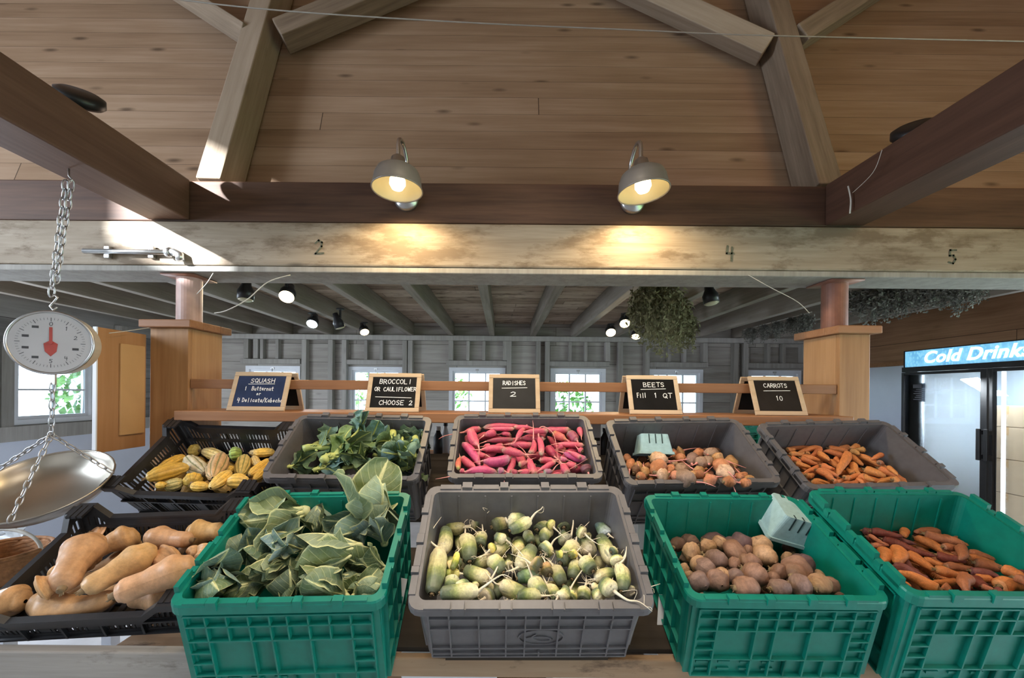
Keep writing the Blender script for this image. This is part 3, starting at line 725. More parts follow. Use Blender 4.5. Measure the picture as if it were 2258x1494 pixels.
# gooseneck barn lamps
def barn_lamp(px, py, plate_px, plate_py, lean, leg, label):
    Y0 = 1.773
    pp = P(plate_px, plate_py, Y0)
    sh = P(px, py, 1.60)
    t = thing('gooseneck_lamp', label, 'lamp', pp, 'gooseneck lamps on the header')
    m = MB(); m.lathe([(0.054, 0), (0.054, 0.008), (0.046, 0.020), (0.030, 0.024), (0.026, 0.034), (0.0, 0.036)], 32, Matrix.Rotation(PI / 2, 4, 'X')); m.build('wall_plate', M_steel, t, smooth=True)
    d = Vector((lean, -0.03, -1)).normalized()            # the way the shade points
    up = -d
    q = d.to_track_quat('-Z', 'Y').to_matrix().to_4x4()
    c = sh - pp                                            # rim centre of the shade
    M = Matrix.Translation(c) @ q
    top = c + up * 0.130
    ap = 0.175
    pts = [Vector((0, -0.03, 0)), Vector((leg*0.7, -0.062, 0.03)), Vector((leg, -0.068, 0.09)), Vector((leg, -0.074, 0.135)), Vector((top.x*0.5 + leg*0.5, (top.y - 0.074)*0.5, ap)), Vector((top.x*0.97, top.y + 0.010, ap - 0.012)), top + up * 0.010, top - up * 0.01]
    out = []
    for i in range(len(pts) - 1):
        p0, p1, p2, p3 = pts[max(i-1, 0)], pts[i], pts[i+1], pts[min(i+2, len(pts)-1)]
        for k in range(6):
            u = k / 6
            out.append(0.5 * ((2*p1) + (p2-p0)*u + (2*p0-5*p1+4*p2-p3)*u*u + (3*p1-p0-3*p2+p3)*u**3))
    out.append(pts[-1])
    m = MB(); m.tube(out, 0.0078, 12); m.build('gooseneck', M_steel, t, smooth=True)
    m = MB(); m.lathe([(0.004, 0.140), (0.016, 0.138), (0.027, 0.128), (0.032, 0.098), (0.040, 0.090)], 24, M); m.build('socket_cap', M_steel, t, smooth=True)
    # shade: outer enamel and paler lining
    out_p = [(0.034, 0.094), (0.060, 0.088), (0.082, 0.072), (0.092, 0.050), (0.096, 0.020), (0.101, 0.0)]
    def shell(prof):
        mm = MB(); n = 40; vs = []
        for r, z in prof:
            for j in range(n): vs.append((r*math.cos(2*PI*j/n), r*math.sin(2*PI*j/n), z))
        fs = [(i*n+j, i*n+(j+1) % n, (i+1)*n+(j+1) % n, (i+1)*n+j) for i in range(len(prof)-1) for j in range(n)]
        return mm.add(vs, fs, M)
    shell(out_p).build('shade', M_lampgray, t, smooth=True)
    shell([(r - 0.0025, z - 0.0005) for r, z in out_p] ).build('shade_lining', M_lampin, t, smooth=True)
    mm = MB(); mm.tube([M @ Vector((0.0995*math.cos(2*PI*j/40), 0.0995*math.sin(2*PI*j/40), 0)) for j in range(40)], 0.003, 6, closed=True); mm.build('shade_rim', M_lampgray, t, smooth=True)
    m = MB(); m.lathe([(0.004, -0.002), (0.022, 0.004), (0.032, 0.022), (0.031, 0.040), (0.018, 0.065), (0.014, 0.09)], 24, M); m.build('bulb', M_bulb, t, smooth=True)
    w = pp + (M @ Vector((0, 0, -0.012)))
    l = lamp(t.name + '_light', 'SPOT', w, 18, (1.0, 0.74, 0.40), w + d, shadow_soft_size=0.03, spot_size=2.9, spot_blend=0.4)
    return t
barn_lamp(876, 418, 897, 440, -0.01, 0.016, 'left gooseneck lamp with a lit bulb in a grey enamel shade')
barn_lamp(1419, 424, 1394, 446, 0.08, -0.030, 'right gooseneck lamp with a lit bulb in a grey enamel shade')

# spotlights in the back room
def track_spot(px, py, Y, lit, label, big=1.0, tilt=(0.2, -0.7)):
    p = P(px, py, Y)
    t = thing('ceiling_spotlight', label, 'spotlight', (p.x, p.y, ZJ), 'spotlights in the back room')
    dz = p.z - ZJ
    m = MB(); m.lathe([(0.010, dz + 0.05), (0.010, -0.012), (0.035, -0.010), (0.035, 0.0)], 12); m.build('stem', M_blackm, t, smooth=False)
    d = Vector((tilt[0], tilt[1], -1)).normalized()
    M = Matrix.Translation((0, 0, dz)) @ d.to_track_quat('-Z', 'Y').to_matrix().to_4x4()
    s = 0.048 * big
    m = MB(); m.lathe([(s, 0.0), (s * 1.02, 0.05), (s * 0.6, 0.09), (s * 0.5, 0.13), (0.0, 0.135)], 20, M); m.build('can', M_blackm, t, smooth=True)
    m = MB(); m.lathe([(0.004, -0.012), (s * 0.7, -0.008), (s * 0.93, -0.001)], 20, M); m.build('lens', {'warm': M_bulb, 'cool': M_bulbc}.get(lit, M_lampin), t, smooth=True)
    if lit:
        w = Vector((p.x, p.y, ZJ)) + M @ Vector((0, 0, -0.02))
        lamp('spot_glow', 'SPOT', w, 10, (1.0, 0.78, 0.5) if lit == 'warm' else (0.8, 0.92, 1.0), w + d, shadow_soft_size=0.04, spot_size=2.4, spot_blend=0.6)
track_spot(632, 654, 2.55, 'warm', 'large warm lit spotlight under the left joists, nearest the whitewashed beam', 1.0, (0.25, -1.0))
track_spot(688, 714, 3.7, 'cool', 'cool white lit spotlight between the two warm ones on the left', 1.05, (0.1, -0.9))
track_spot(804, 732, 4.2, 'warm', 'small warm lit spotlight farthest back on the left', 1.0, (0.5, -0.7))
track_spot(1378, 713, 3.6, 'warm', 'warm lit spotlight highest of the three right of centre', 1.0, (-0.15, -1.0))
track_spot(1347, 733, 4.16, 'warm', 'warm lit spotlight leftmost of the three right of centre', 1.1, (-0.1, -1.1))
track_spot(1402, 742, 4.35, 'warm', 'warm lit spotlight lowest of the three right of centre', 1.0, (-0.3, -0.6))
track_spot(541, 660, 2.45, None, 'unlit black spotlight between the left post and the large warm lamp', 0.95, (0, -0.1))
track_spot(1569, 668, 2.50, None, 'unlit black spotlight right of the hanging herbs', 0.95, (0.1, -0.15))
track_spot(750, 722, 3.5, None, 'unlit black spotlight below the joists left of centre', 0.9, (0.3, 0.2))
track_spot(1448, 725, 3.7, None, 'unlit black spotlight half hidden behind the hanging herbs', 0.9, (0.2, 0.2))

# dried herbs
def herb_mesh(name, r, h, n, seed, mat, leaf=0.02):
    rnd = random.Random(seed); m = MB()
    for _ in range(n):
        a = rnd.uniform(0, 2*PI); rr = r * math.sqrt(rnd.random()); L = h * rnd.uniform(0.4, 1.25) * (1 - 0.35 * rr / r)
        x1, y1 = rr*math.cos(a), rr*math.sin(a)
        k = 7; pts = []
        for i in range(k):
            t_ = i / (k - 1)
            pts.append(Vector((x1 * min(1, t_ * 2.2) + rnd.gauss(0, 0.05) * r, y1 * min(1, t_ * 2.2) + rnd.gauss(0, 0.05) * r, -L * t_)))
        m.tube(pts, 0.0016, 3, cap=False)
        for i in range(1, k):
            for _2 in range(3):
                p = pts[i] + Vector((rnd.gauss(0, 1), rnd.gauss(0, 1), rnd.gauss(0, 1))) * leaf * 0.6
                d = Vector((rnd.gauss(0, 1), rnd.gauss(0, 1), rnd.gauss(-0.6, 1))).normalized() * leaf * rnd.uniform(0.6, 1.5)
                q = d.cross(Vector((rnd.gauss(0, 1), rnd.gauss(0, 1), 0.2))).normalized() * leaf * 0.35
                m.add([p - d*0.5, p + q, p + d, p - q], [(0, 1, 2, 3)])
    return m.mesh(name, mat)
hm = [herb_mesh('herb_bunch', 0.17, 0.42, 130, 1, M_herb, 0.022), herb_mesh('herb_bunch', 0.12, 0.34, 80, 2, M_herb, 0.02), herb_mesh('small_herb_bunch', 0.08, 0.26, 40, 3, M_herbg, 0.018)]
for (px, py, Y, k, lab) in ((1448, 622, 2.60, 0, 'big green bunch of dried herbs hanging right of the lit spotlights'), (1470, 628, 3.0, 0, 'shaggy bunch of dried herbs hanging just right of the big green one'), (1506, 690, 3.4, 1, 'long thin tuft of dried herbs hanging lowest of the bunches')):
    p = P(px, py, Y); p.z = min(p.z, ZJ + 0.02)
    o = put(hm[k], 'herb_bunch'); o.location = p; o.rotation_euler.z = k * 2 + Y
    t1(o, lab, 'herbs', 'dried herb bunches')
rnd = random.Random(9)
gar = [(1655, 702, 4.3), (1685, 700, 4.1), (1715, 694, 3.9), (1745, 690, 3.7), (1772, 686, 3.55), (1885, 640, 2.75), (1920, 636, 2.7), (1958, 632, 2.65), (1996, 628, 2.6), (2036, 624, 2.55), (2075, 622, 2.5), (2115, 620, 2.46), (2152, 618, 2.42)]
for i, (px, py, Y) in enumerate(gar):
    p = P(px, py, Y); p.z = ZJ - 0.003
    o = put(hm[2], 'small_herb_bunch'); o.location = p; o.rotation_euler.z = rnd.uniform(0, 6); sc = rnd.uniform(0.75, 1.1); o.scale = (sc, sc, sc * rnd.uniform(0.7, 1.0))
    t1(o, 'small grey dried bunch, %s from the left along the right-hand joists' % ords[i], 'herbs', 'grey dried bunches')
for (ax_, ay_, bx_, by_) in ((1640, 4.45, 1790, 3.45), (1870, 2.8, 2170, 2.4)):
    pa_, pb_ = P(ax_, 700, ay_), P(bx_, 700, by_); pa_.z = pb_.z = ZJ - 0.004
    cord('drying_string', [pa_, pa_.lerp(pb_, 0.5), pb_], 0.003, M_string, 'string under the right-hand joists carrying the %s grey dried bunches' % ('far' if ax_ < 1800 else 'near'), 'string', 'drying strings')
# ------------------------------------------------------------------ crates
def rrect(w, l, r, z, n=5, y0=0.0):
    """Rounded rectangle loop, centred in x, running from y0 to y0 + l, counter-clockwise."""
    pts = []
    for cx, cy, a0 in ((w/2 - r, y0 + r, -PI/2), (w/2 - r, y0 + l - r, 0), (-w/2 + r, y0 + l - r, PI/2), (-w/2 + r, y0 + r, PI)):
        for k in range(n):
            a = a0 + PI/2 * k / (n - 1)
            pts.append((cx + r*math.cos(a), cy + r*math.sin(a), z))
    return pts
def loops_mesh(loops, close_last=True):
    m = MB(); n = len(loops[0]); vs = [p for L in loops for p in L]; fs = []
    for i in range(len(loops) - 1):
        for j in range(n):
            j2 = (j + 1) % n
            fs.append((i*n+j, i*n+j2, (i+1)*n+j2, (i+1)*n+j))
    return m, vs, fs
def tote(W, L, H, taper, rim_out, rim_h, style):
    """Meshes of one plastic tote in its own frame: x across, y up the slope, z out of the opening; rim top at z = 0."""
    out = {}
    w, l, y0 = W - 2*rim_out, L - 2*rim_out, rim_out
    th = 0.006
    loops = [rrect(w, l, 0.02, -0.002, y0=y0), rrect(w - 2*taper, l - 2*taper, 0.018, -H, y0=y0 + taper),
             rrect(w - 2*taper - 2*th, l - 2*taper - 2*th, 0.014, -H + 0.006, y0=y0 + taper + th), rrect(w - 2*th, l - 2*th, 0.016, -0.002, y0=y0 + th)]
    # outside, underside ring, inside
    m = MB(); n = len(loops[0]); vs = [p for q in loops for p in q]; fs = []
    def strip(a, b_):
        for j in range(n):
            j2 = (j + 1) % n
            fs.append((a*n+j, a*n+j2, b_*n+j2, b_*n+j))
    strip(1, 0); strip(2, 3) ; strip(3, 0)
    fs.append(tuple(n + j for j in range(n - 1, -1, -1))); fs.append(tuple(2*n + j for j in range(n)))
    for k in range(n):
        pass
    # the inside wall faces inward
    fs2 = []
    for f in fs:
        fs2.append(f)
    m.add(vs, fs2)
    out['body'] = m
    # rim: flange all round
    m = MB(); A = [rrect(W - 0.004, L - 0.004, 0.026, 0.0, y0=0.002), rrect(W, L, 0.028, -0.004), rrect(W, L, 0.028, -rim_h), rrect(w - 0.001, l - 0.001, 0.02, -rim_h, y0=y0), rrect(w - 2*th, l - 2*th, 0.016, 0.0, y0=y0 + th)]
    mm, vs, fs = loops_mesh(A)
    n = len(A[0])
    fs += [(4*n+j, 4*n+(j+1) % n, (j+1) % n, j) for j in range(n)]
    fs = [tuple(reversed(f)) for f in fs]
    m.add(vs, fs)
    # hinge knuckles along the rim
    rnd = random.Random(3)
    x = -W/2 + 0.035; i = 0
    segs = [0.07, 0.035, 0.085, 0.03, 0.10, 0.03, 0.085, 0.035, 0.07]
    sc = (W - 0.07) / sum(segs)
    for s in segs:
        a, c = x + 0.002, x + s*sc - 0.002
        hgt = 0.004 if i % 2 == 0 else 0.0085
        m.box((a, -0.003 if i % 2 else 0.001, -0.010), (c, rim_out * 0.95, hgt))
        m.box((a, L - rim_out * 0.95, -0.010), (c, L + (0.003 if i % 2 else -0.001), hgt))
        x += s*sc; i += 1
    y = 0.03; i = 0
    segs = [0.05, 0.02, 0.06, 0.03, 0.06, 0.02, 0.05]
    sc = (L - 0.06) / sum(segs)
    for s in segs:
        a, c = y + 0.002, y + s*sc - 0.002
        hgt = (0.003 if i % 2 == 0 else 0.007) if style == 'gray' else (0.004 if i % 2 else 0.014)
        for sg in (-1, 1):
            xa, xb = sg * (W/2 + (0.002 if i % 2 else 0.0)), sg * (W/2 - rim_out * 0.95)
            m.box((min(xa, xb), a, -0.012), (max(xa, xb), c, hgt))
        y += s*sc; i += 1
    out['rim'] = m
    # raised rib grid on the front and outer sides
    m = MB()
    def wall_pt(side, u, s, o):
        zt, zb_ = -rim_h, -H
        ins = taper * (s * (H - rim_h) + rim_h) / H
        z = zt + (zb_ - zt) * s
        if side == 'front': return (u, y0 + ins - o, z)
        if side == 'back': return (u, y0 + l - ins + o, z)
        if side == 'left': return (-w/2 + ins - o, u, z)
        return (w/2 - ins + o, u, z)
    def rib(side, u0, u1, s0, s1, o):
        flip = side in ('back', 'left')
        lo = [wall_pt(side, u0, s0, -0.001), wall_pt(side, u0, s1, -0.001), wall_pt(side, u1, s1, -0.001), wall_pt(side, u1, s0, -0.001)]
        hi = [wall_pt(side, u0, s0, o), wall_pt(side, u0, s1, o), wall_pt(side, u1, s1, o), wall_pt(side, u1, s0, o)]
        if side == 'back' or side == 'left': lo.reverse(); hi.reverse()
        m.hexa(lo, hi)
    hw = (w - 2*taper) / 2 - 0.012
    t = 0.0034; o = 0.010 if style == 'green' else 0.006
    H2 = H - rim_h
    def vr(u, s0, s1, side='front'): rib(side, u - t/2, u + t/2, s0, s1, o)
    def hr(u0, u1, s, side='front'): rib(side, u0, u1, s - t/2/H2, s + t/2/H2, o)
    if style == 'green':
        us = [-hw + 2*hw*f for f in (0.0, 0.112, 0.225, 0.34, 0.452, 0.545, 0.657, 0.77, 0.885, 1.0)]
        for k, u in enumerate(us): vr(u, 0.04, 0.33 if k in (2, 5, 7) else 0.99)
        for k in (5, 7, 3): vr(us[k] if k != 3 else us[5], 0.74, 0.99)
        for s in (0.04, 0.16, 0.33, 0.74, 0.985): hr(us[0], us[-1], s)
        for s in (0.47, 0.60): hr(us[0], us[1], s); hr(us[-2], us[-1], s)
        for k in range(4): rib('front', us[0] + 0.012 + k*0.052, us[0] + 0.040 + k*0.052, 0.80, 0.83, 0.004); rib('front', us[0] + 0.012 + k*0.052, us[0] + 0.040 + k*0.052, 0.90, 0.93, 0.004)
        for sg in (-1, 1):                   # corner grips
            rib('front', sg*(hw + 0.004) - 0.012, sg*(hw + 0.004) + 0.012, 0.02, 0.97, 0.004)
        for side in ('left', 'right'):
            for k in range(7):
                u = y0 + taper + 0.02 + (l - 2*taper - 0.04) * k / 6
                rib(side, u - t/2, u + t/2, 0.04, 0.97, o)
            for s in (0.04, 0.33, 0.74, 0.97): rib(side, y0 + taper + 0.02, y0 + l - taper - 0.02, s - t/2/H2, s + t/2/H2, o)
    else:
        us = [-hw + 2*hw*f for f in (0.0, 0.10, 0.245, 0.38, 0.475, 0.64, 0.765, 0.90, 1.0)]
        for k, u in enumerate(us): vr(u, 0.03, 0.97)
        vr(-hw + 2*hw*0.55, 0.03, 0.38); vr(-hw + 2*hw*0.55, 0.86, 0.97)
        for s in (0.03, 0.18, 0.38, 0.78, 0.90, 0.97): hr(us[0], us[-1], s)
        for side in ('left', 'right'):
            for k in range(6):
                u = y0 + taper + 0.02 + (l - 2*taper - 0.04) * k / 5
                rib(side, u - t/2, u + t/2, 0.03, 0.97, o)
            for s in (0.03, 0.38, 0.97): rib(side, y0 + taper + 0.02, y0 + l - taper - 0.02, s - t/2/H2, s + t/2/H2, o)
        # oval emblem with a swirl moulded into the front
        def arc(cx, cs, rx, ry, a0, a1, wd):
            k = 22
            for q in range(k):
                aa, ab = a0 + (a1 - a0) * q / k, a0 + (a1 - a0) * (q + 1) / k
                p0 = [cx + rx*math.cos(aa), cs + ry*math.sin(aa)]; p1 = [cx + rx*math.cos(ab), cs + ry*math.sin(ab)]
                f0 = 1 - wd / rx; g0 = [cx + rx*f0*math.cos(aa), cs + ry*f0*math.sin(aa)]; g1 = [cx + rx*f0*math.cos(ab), cs + ry*f0*math.sin(ab)]
                lo = [wall_pt('front', *g0, 0), wall_pt('front', *p0, 0), wall_pt('front', *p1, 0), wall_pt('front', *g1, 0)]
                hi = [wall_pt('front', *g0, 0.003), wall_pt('front', *p0, 0.003), wall_pt('front', *p1, 0.003), wall_pt('front', *g1, 0.003)]
                m.hexa(lo, hi)
        c0 = -hw + 2*hw*0.557
        arc(c0, 0.58, 0.052, 0.155, 0, 2*PI, 0.003)
        arc(c0 + 0.004, 0.58, 0.026, 0.085, 0.5, PI + 0.9, 0.0035); arc(c0 - 0.006, 0.62, 0.030, 0.06, PI + 0.4, 2*PI + 0.6, 0.0035)
    out['rib_grid'] = m
    # faint ribs inside the back wall
    m = MB()
    for k in range(1, 7):
        u = -w/2 + w * k / 7
        z0, z1 = -0.01, -H + 0.02
        ya, yb2 = y0 + l - th, y0 + l - th - taper * (H - 0.02) / H
        m.hexa([(u - 0.002, ya + 0.001, z0), (u + 0.002, ya + 0.001, z0), (u + 0.002, yb2 + 0.001, z1), (u - 0.002, yb2 + 0.001, z1)],
               [(u - 0.002, ya - 0.003, z0), (u + 0.002, ya - 0.003, z0), (u + 0.002, yb2 - 0.003, z1), (u - 0.002, yb2 - 0.003, z1)])
    out['inner_ribs'] = m
    return out

def vented(W, L, H):
    """Black slatted crate with raised corners, same frame."""
    out = {}
    tp = 0.022; dip = 0.035
    def rimz(f): # f 0..1 along an edge
        e = min(f, 1 - f)
        return 0.0 if e < 0.10 else (-dip * (e - 0.10) / 0.08 if e < 0.18 else -dip)
    m = MB()
    def side_pt(side, f, z, o=0.0):
        ins = tp * (-z) / H
        if side == 'front': return (-W/2 + ins + (W - 2*ins)*f, ins - o, z)
        if side == 'back': return (-W/2 + ins + (W - 2*ins)*f, L - ins + o, z)
        if side == 'left': return (-W/2 + ins - o, ins + (L - 2*ins)*f, z)
        return (W/2 - ins + o, ins + (L - 2*ins)*f, z)
    def slab(mm, side, f0, f1, z00, z01, z10, z11, t0, t1_):
        """wall patch between f0 and f1; z00/z01 bottom/top at f0, z10/z11 bottom/top at f1; from depth t0 to t1_"""
        lo = [side_pt(side, f0, z00, t0), side_pt(side, f1, z10, t0), side_pt(side, f1, z11, t0), side_pt(side, f0, z01, t0)]
        hi = [side_pt(side, f0, z00, t1_), side_pt(side, f1, z10, t1_), side_pt(side, f1, z11, t1_), side_pt(side, f0, z01, t1_)]
        if side in ('back', 'left'): lo.reverse(); hi.reverse()
        mm.hexa(lo, hi)
    rimm = MB()
    for side in ('front', 'back', 'left', 'right'):
        mm = MB()
        fs = [0.0, 0.10, 0.18, 0.5, 0.82, 0.90, 1.0]
        for a, c in zip(fs[:-1], fs[1:]):
            za, zc = rimz(a), rimz(c)
            slab(rimm, side, a, c, za - 0.006, za, zc - 0.006, zc, -0.006, 0.012)
            slab(rimm, side, a, c, za - 0.022, za - 0.006, zc - 0.022, zc - 0.006, 0.008, 0.012)
            slab(mm, side, a, c, za - 0.030, za - 0.006, zc - 0.030, zc - 0.006, -0.004, 0.0)
        slab(mm, side, 0.02, 0.98, -H*0.60, -H*0.52, -H*0.60, -H*0.52, -0.005, 0.001)
        slab(mm, side, 0.0, 1.0, -H, -H + 0.016, -H, -H + 0.016, -0.005, 0.001)
        slab(mm, side, 0.0, 0.045, -H, -0.006, -H, -0.006, -0.004, 0.0); slab(mm, side, 0.955, 1.0, -H, -0.006, -H, -0.006, -0.004, 0.0)
        nb = int((W if side in ('front', 'back') else L) / 0.0155)
        for k in range(1, nb):
            f = 0.04 + 0.92 * k / nb
            wd = 0.0034 / (W if side in ('front', 'back') else L)
            if (k % 9) in (0, 1): wd *= 2.4
            zt = rimz(f) - 0.029
            slab(mm, side, f - wd, f + wd, -H + 0.015, zt, -H + 0.015, zt, -0.0035, -0.0005)
        # outer stacking ribs
        for f in (0.2, 0.4, 0.6, 0.8):
            slab(mm, side, f - 0.006, f + 0.006, -H, rimz(f) - 0.02, -H, rimz(f) - 0.02, 0.0, 0.008)
        slab(mm, side, 0.0, 1.0, -H*0.42 - 0.02, -H*0.42 - 0.014, -H*0.42 - 0.02, -H*0.42 - 0.014, 0.0, 0.009) if side == 'front' else None
        out['slatted_wall_' + side] = mm
    out['rim'] = rimm
    m = MB(); w, l = W - 2*tp, L - 2*tp
    nb = 14
    for k in range(nb + 1):
        x = -w/2 + w*k/nb; m.box((x - 0.008, tp, -H), (x + 0.008, L - tp, -H + 0.005))
    for k in range(8):
        y = tp + l*k/7; m.box((-w/2, y - 0.008, -H + 0.0005), (w/2, y + 0.008, -H + 0.0055))
    out['base_grid'] = m
    # flat corner plates with slots
    for sx in (-1, 1):
        for yy in (0.0, L - 0.045):
            m = out['corner_plate_%s%s' % ('left' if sx < 0 else 'right', '_front' if yy == 0 else '_back')] = MB()
            m.box((min(sx*(W/2 - .002), sx*(W/2 - .05)), yy - 0.002, -0.005), (max(sx*(W/2 - .002), sx*(W/2 - .05)), yy + 0.043, 0.001))
            for k in range(3):
                xa = sx * (W/2 - 0.002 - 0.018*k); xb = sx * (W/2 - 0.015 - 0.018*k)
                m.box((min(xa, xb), yy - 0.004, -0.004), (max(xa, xb), yy + 0.045, 0.003))
    return out

GW, GL, GH = 0.53, 0.325, 0.18
NW, NL, NH = 0.46, 0.348, 0.24
BW, BL = 0.53, 0.35
TOTE = {}
for st, a, mt in (('gray', (GW, GL, GH, 0.014, 0.016, 0.016), M_grayp), ('green', (NW, NL, NH, 0.006, 0.012, 0.022), M_greenp)):
    TOTE[st] = {k: m.mesh(k, mt) for k, m in tote(*a, st).items()}
SHEAR = {'gray': 0.30, 'green': 0.25, 'black_low': 0.30}     # how far the sides lean forward of the square
for st, h in (('black_low', 0.11), ('black_high', 0.181)):
    TOTE[st] = {k: m.mesh('corner_plate' if k.startswith('corner') else 'slatted_wall' if k.startswith('slat') else k, M_blackp) for k, m in vented(BW, BL, h).items()}

TILT1, TILT2 = math.radians(27), math.radians(37.74)
SHAPED = {}
class Crate:
    def __init__(s, kind, o, yaw, tilt, label, group, H=None, shear=None):
        v0 = Vector((0, math.cos(tilt), math.sin(tilt))); n = Vector((0, -math.sin(tilt), math.cos(tilt)))
        cy, sy = math.cos(math.radians(yaw)), math.sin(math.radians(yaw))
        u = Vector((cy, 0, 0)) + v0 * sy; v = v0 * cy - Vector((1, 0, 0)) * sy
        s.u, s.v, s.n = u, v, n
        s.o = Vector((o[0], o[1], HZ + o[2]))
        s.M = Matrix(((u.x, v.x, n.x, s.o.x), (u.y, v.y, n.y, s.o.y), (u.z, v.z, n.z, s.o.z), (0, 0, 0, 1)))
        s.L = {'gray': GL, 'green': NL}.get(kind, BL); s.W = {'gray': GW, 'green': NW}.get(kind, BW)
        s.t = thing('produce_crate', label, 'crate', group=group, mat=s.M)
        for k, me in TOTE[kind].items():
            hs = H / {'gray': GH, 'green': NH}[kind] if H else 1.0     # some crates are a little shallower
            sh = Matrix.Identity(4); sh[1][2] = (SHEAR.get(kind, 0) if shear is None else shear) * hs; sh[2][2] = hs
            q = (kind, k, round(hs, 3), round(sh[1][2], 3))
            if q not in SHAPED:
                SHAPED[q] = me.copy(); SHAPED[q].transform(sh)
            put(SHAPED[q], me.name.split('.')[0], s.t)
    def plane(s, zf, zb): s.zf, s.zb = zf, zb; return s
    def hit(s, px, py, dz=0.0):
        """Point of the pile surface seen at a pixel of the photograph."""
        d = P(px, py, 1.0) - Vector((0, 0, HZ)); O = Vector((0, 0, HZ))
        k = (s.zb - s.zf) / s.L
        nn = s.n - s.v * k
        return O + d * ((s.o + s.n * (s.zf + dz) - O).dot(nn) / d.dot(nn))
    def local(s, p):
        q = p - s.o
        return q.dot(s.u), q.dot(s.v), q.dot(s.n)

GC, NC, BC = 'gray lidded crates', 'green lidded crates', 'black slatted crates'
c_gray = Crate('gray', (0.066, 0.838, -0.458), 0.6, math.radians(38.6), 'gray plastic crate of green radishes, centre of the lower row', GC)
c_cauli = Crate('green', (-0.479, 0.846, -0.454), 1.8, TILT1, 'green plastic crate of leafy cauliflowers, beside the butternut squash', NC, 0.2414)
c_beet2 = Crate('green', (0.652, 0.892, -0.4625), -0.2, TILT1, 'green plastic crate of dark beets with a pulp box in it', NC, 0.213)
c_pcar = Crate('green', (1.122, 0.864, -0.437), -0.1, TILT1, 'green plastic crate of purple carrots at the right end', NC, 0.250)
c_butt = Crate('black_low', (-1.092, 1.013, -0.554), 3.6, math.radians(31), 'black slatted crate of butternut squash at the lower left', BC)
c_broc = Crate('gray', (-0.544, 1.327, -0.297), -0.55, TILT2, 'gray plastic crate of broccoli under the broccoli sign', GC, 0.26, 0.0)
c_rad = Crate('gray', (0.080, 1.337, -0.290), 0.49, TILT2, 'gray plastic crate of pink radishes under the radishes sign', GC, 0.26, 0.0)
c_beet = Crate('gray', (0.678, 1.324, -0.300), 1.64, TILT2, 'gray plastic crate of small beets under the beets sign', GC, 0.26, 0.0)
c_car = Crate('gray', (1.273, 1.317, -0.305), 2.27, TILT2, 'gray plastic crate of orange carrots under the carrots sign', GC, 0.26, 0.0)
c_del = Crate('black_high', (-1.138, 1.395, -0.345), -1.6, TILT2, 'black slatted crate of striped yellow squash under the squash sign', BC)

# sloping shelves that carry the crates, their front boards and legs
def slope_shelf(tilt, c, y0, y1, x0, x1, label):
    n = Vector((0, -math.sin(tilt), math.cos(tilt))); v = Vector((0, math.cos(tilt), math.sin(tilt)))
    s0 = None
    o = n * c + Vector((0, 0, HZ))
    m = MB(); m.box((x0, y0, -0.022), (x1, y1, -0.002))
    ob = m.build('sloping_shelf', M_shelf, bevel=0.002)
    ob.matrix_world = Matrix(((1, 0, 0, 0), (0, v.y, n.y, o.y), (0, v.z, n.z, o.z), (0, 0, 0, 1)))
    return t1(ob, label, 'shelf', 'sloping display shelves')
slope_shelf(TILT1, -1.0315, 0.605, 0.92, -0.74, 1.75, 'sloping wooden shelf under the lower row of crates')
bb_ = c_butt.M @ Vector((0, 0.03, -0.112)) - Vector((0, 0, HZ)); tb_ = math.radians(31)
slope_shelf(tb_, -math.sin(tb_)*bb_.y + math.cos(tb_)*bb_.z, math.cos(tb_)*bb_.y + math.sin(tb_)*bb_.z, 0.94, -1.42, -0.76, 'sloping wooden shelf under the butternut squash crate')
slope_shelf(TILT2, -1.3077, 0.90, 1.24, -1.36, 1.43, 'sloping wooden shelf under the upper row of crates')
M_grayboard = wood('weathered_board', ((0.13, 0.115, 0.10), (0.27, 0.25, 0.23), (0.40, 0.375, 0.35)), 0, 2, rough=0.8, knots=0.9, worn=(0.12, 0.10, 0.09), wlim=(0.55, 0.68))
t1(beam('front_board', (-2.4, 0.992, Z(-0.83)), (-0.70, 1.022, Z(-0.655)), M_grayboard, 0.004), 'weathered grey board below the black crate of butternut squash', 'board')
t1(beam('front_board', (-0.695, 0.985, Z(-0.705)), (2.2, 1.008, Z(-0.658)), M_board, 0.004), 'stained wooden board along the front of the stand below the crates', 'board')
# wedges that lift the middle and left crates
nn1 = Vector((0, -math.sin(TILT1), math.cos(TILT1)))
for cr, H_, w_, lab in ((c_gray, GH, 0.2, 'wooden wedge lifting the gray crate of green radishes'),):
    gb = [cr.M @ Vector(p) for p in ((-w_, 0.04, -H_ - 0.001), (w_, 0.04, -H_ - 0.001), (w_, 0.22, -H_ - 0.001), (-w_, 0.22, -H_ - 0.001))]
    lo = [p + Vector((0, 0, 1)) * ((-1.033 - (p - Vector((0, 0, HZ))).dot(nn1)) / nn1.z) for p in gb]
    m = MB(); m.hexa(lo, gb); t1(m.build('wooden_riser', M_shelf), lab, 'block')
for i, x in enumerate((-1.55, -0.73, 0.36, 0.88, 1.55)):
    t1(beam('stand_leg', (x - 0.03, 1.05, 0), (x + 0.03, 1.10, Z(-0.706)), M_board, 0.003), 'wooden front leg of the display stand, %s from the left' % ords[i], 'leg', 'legs of the display stand')
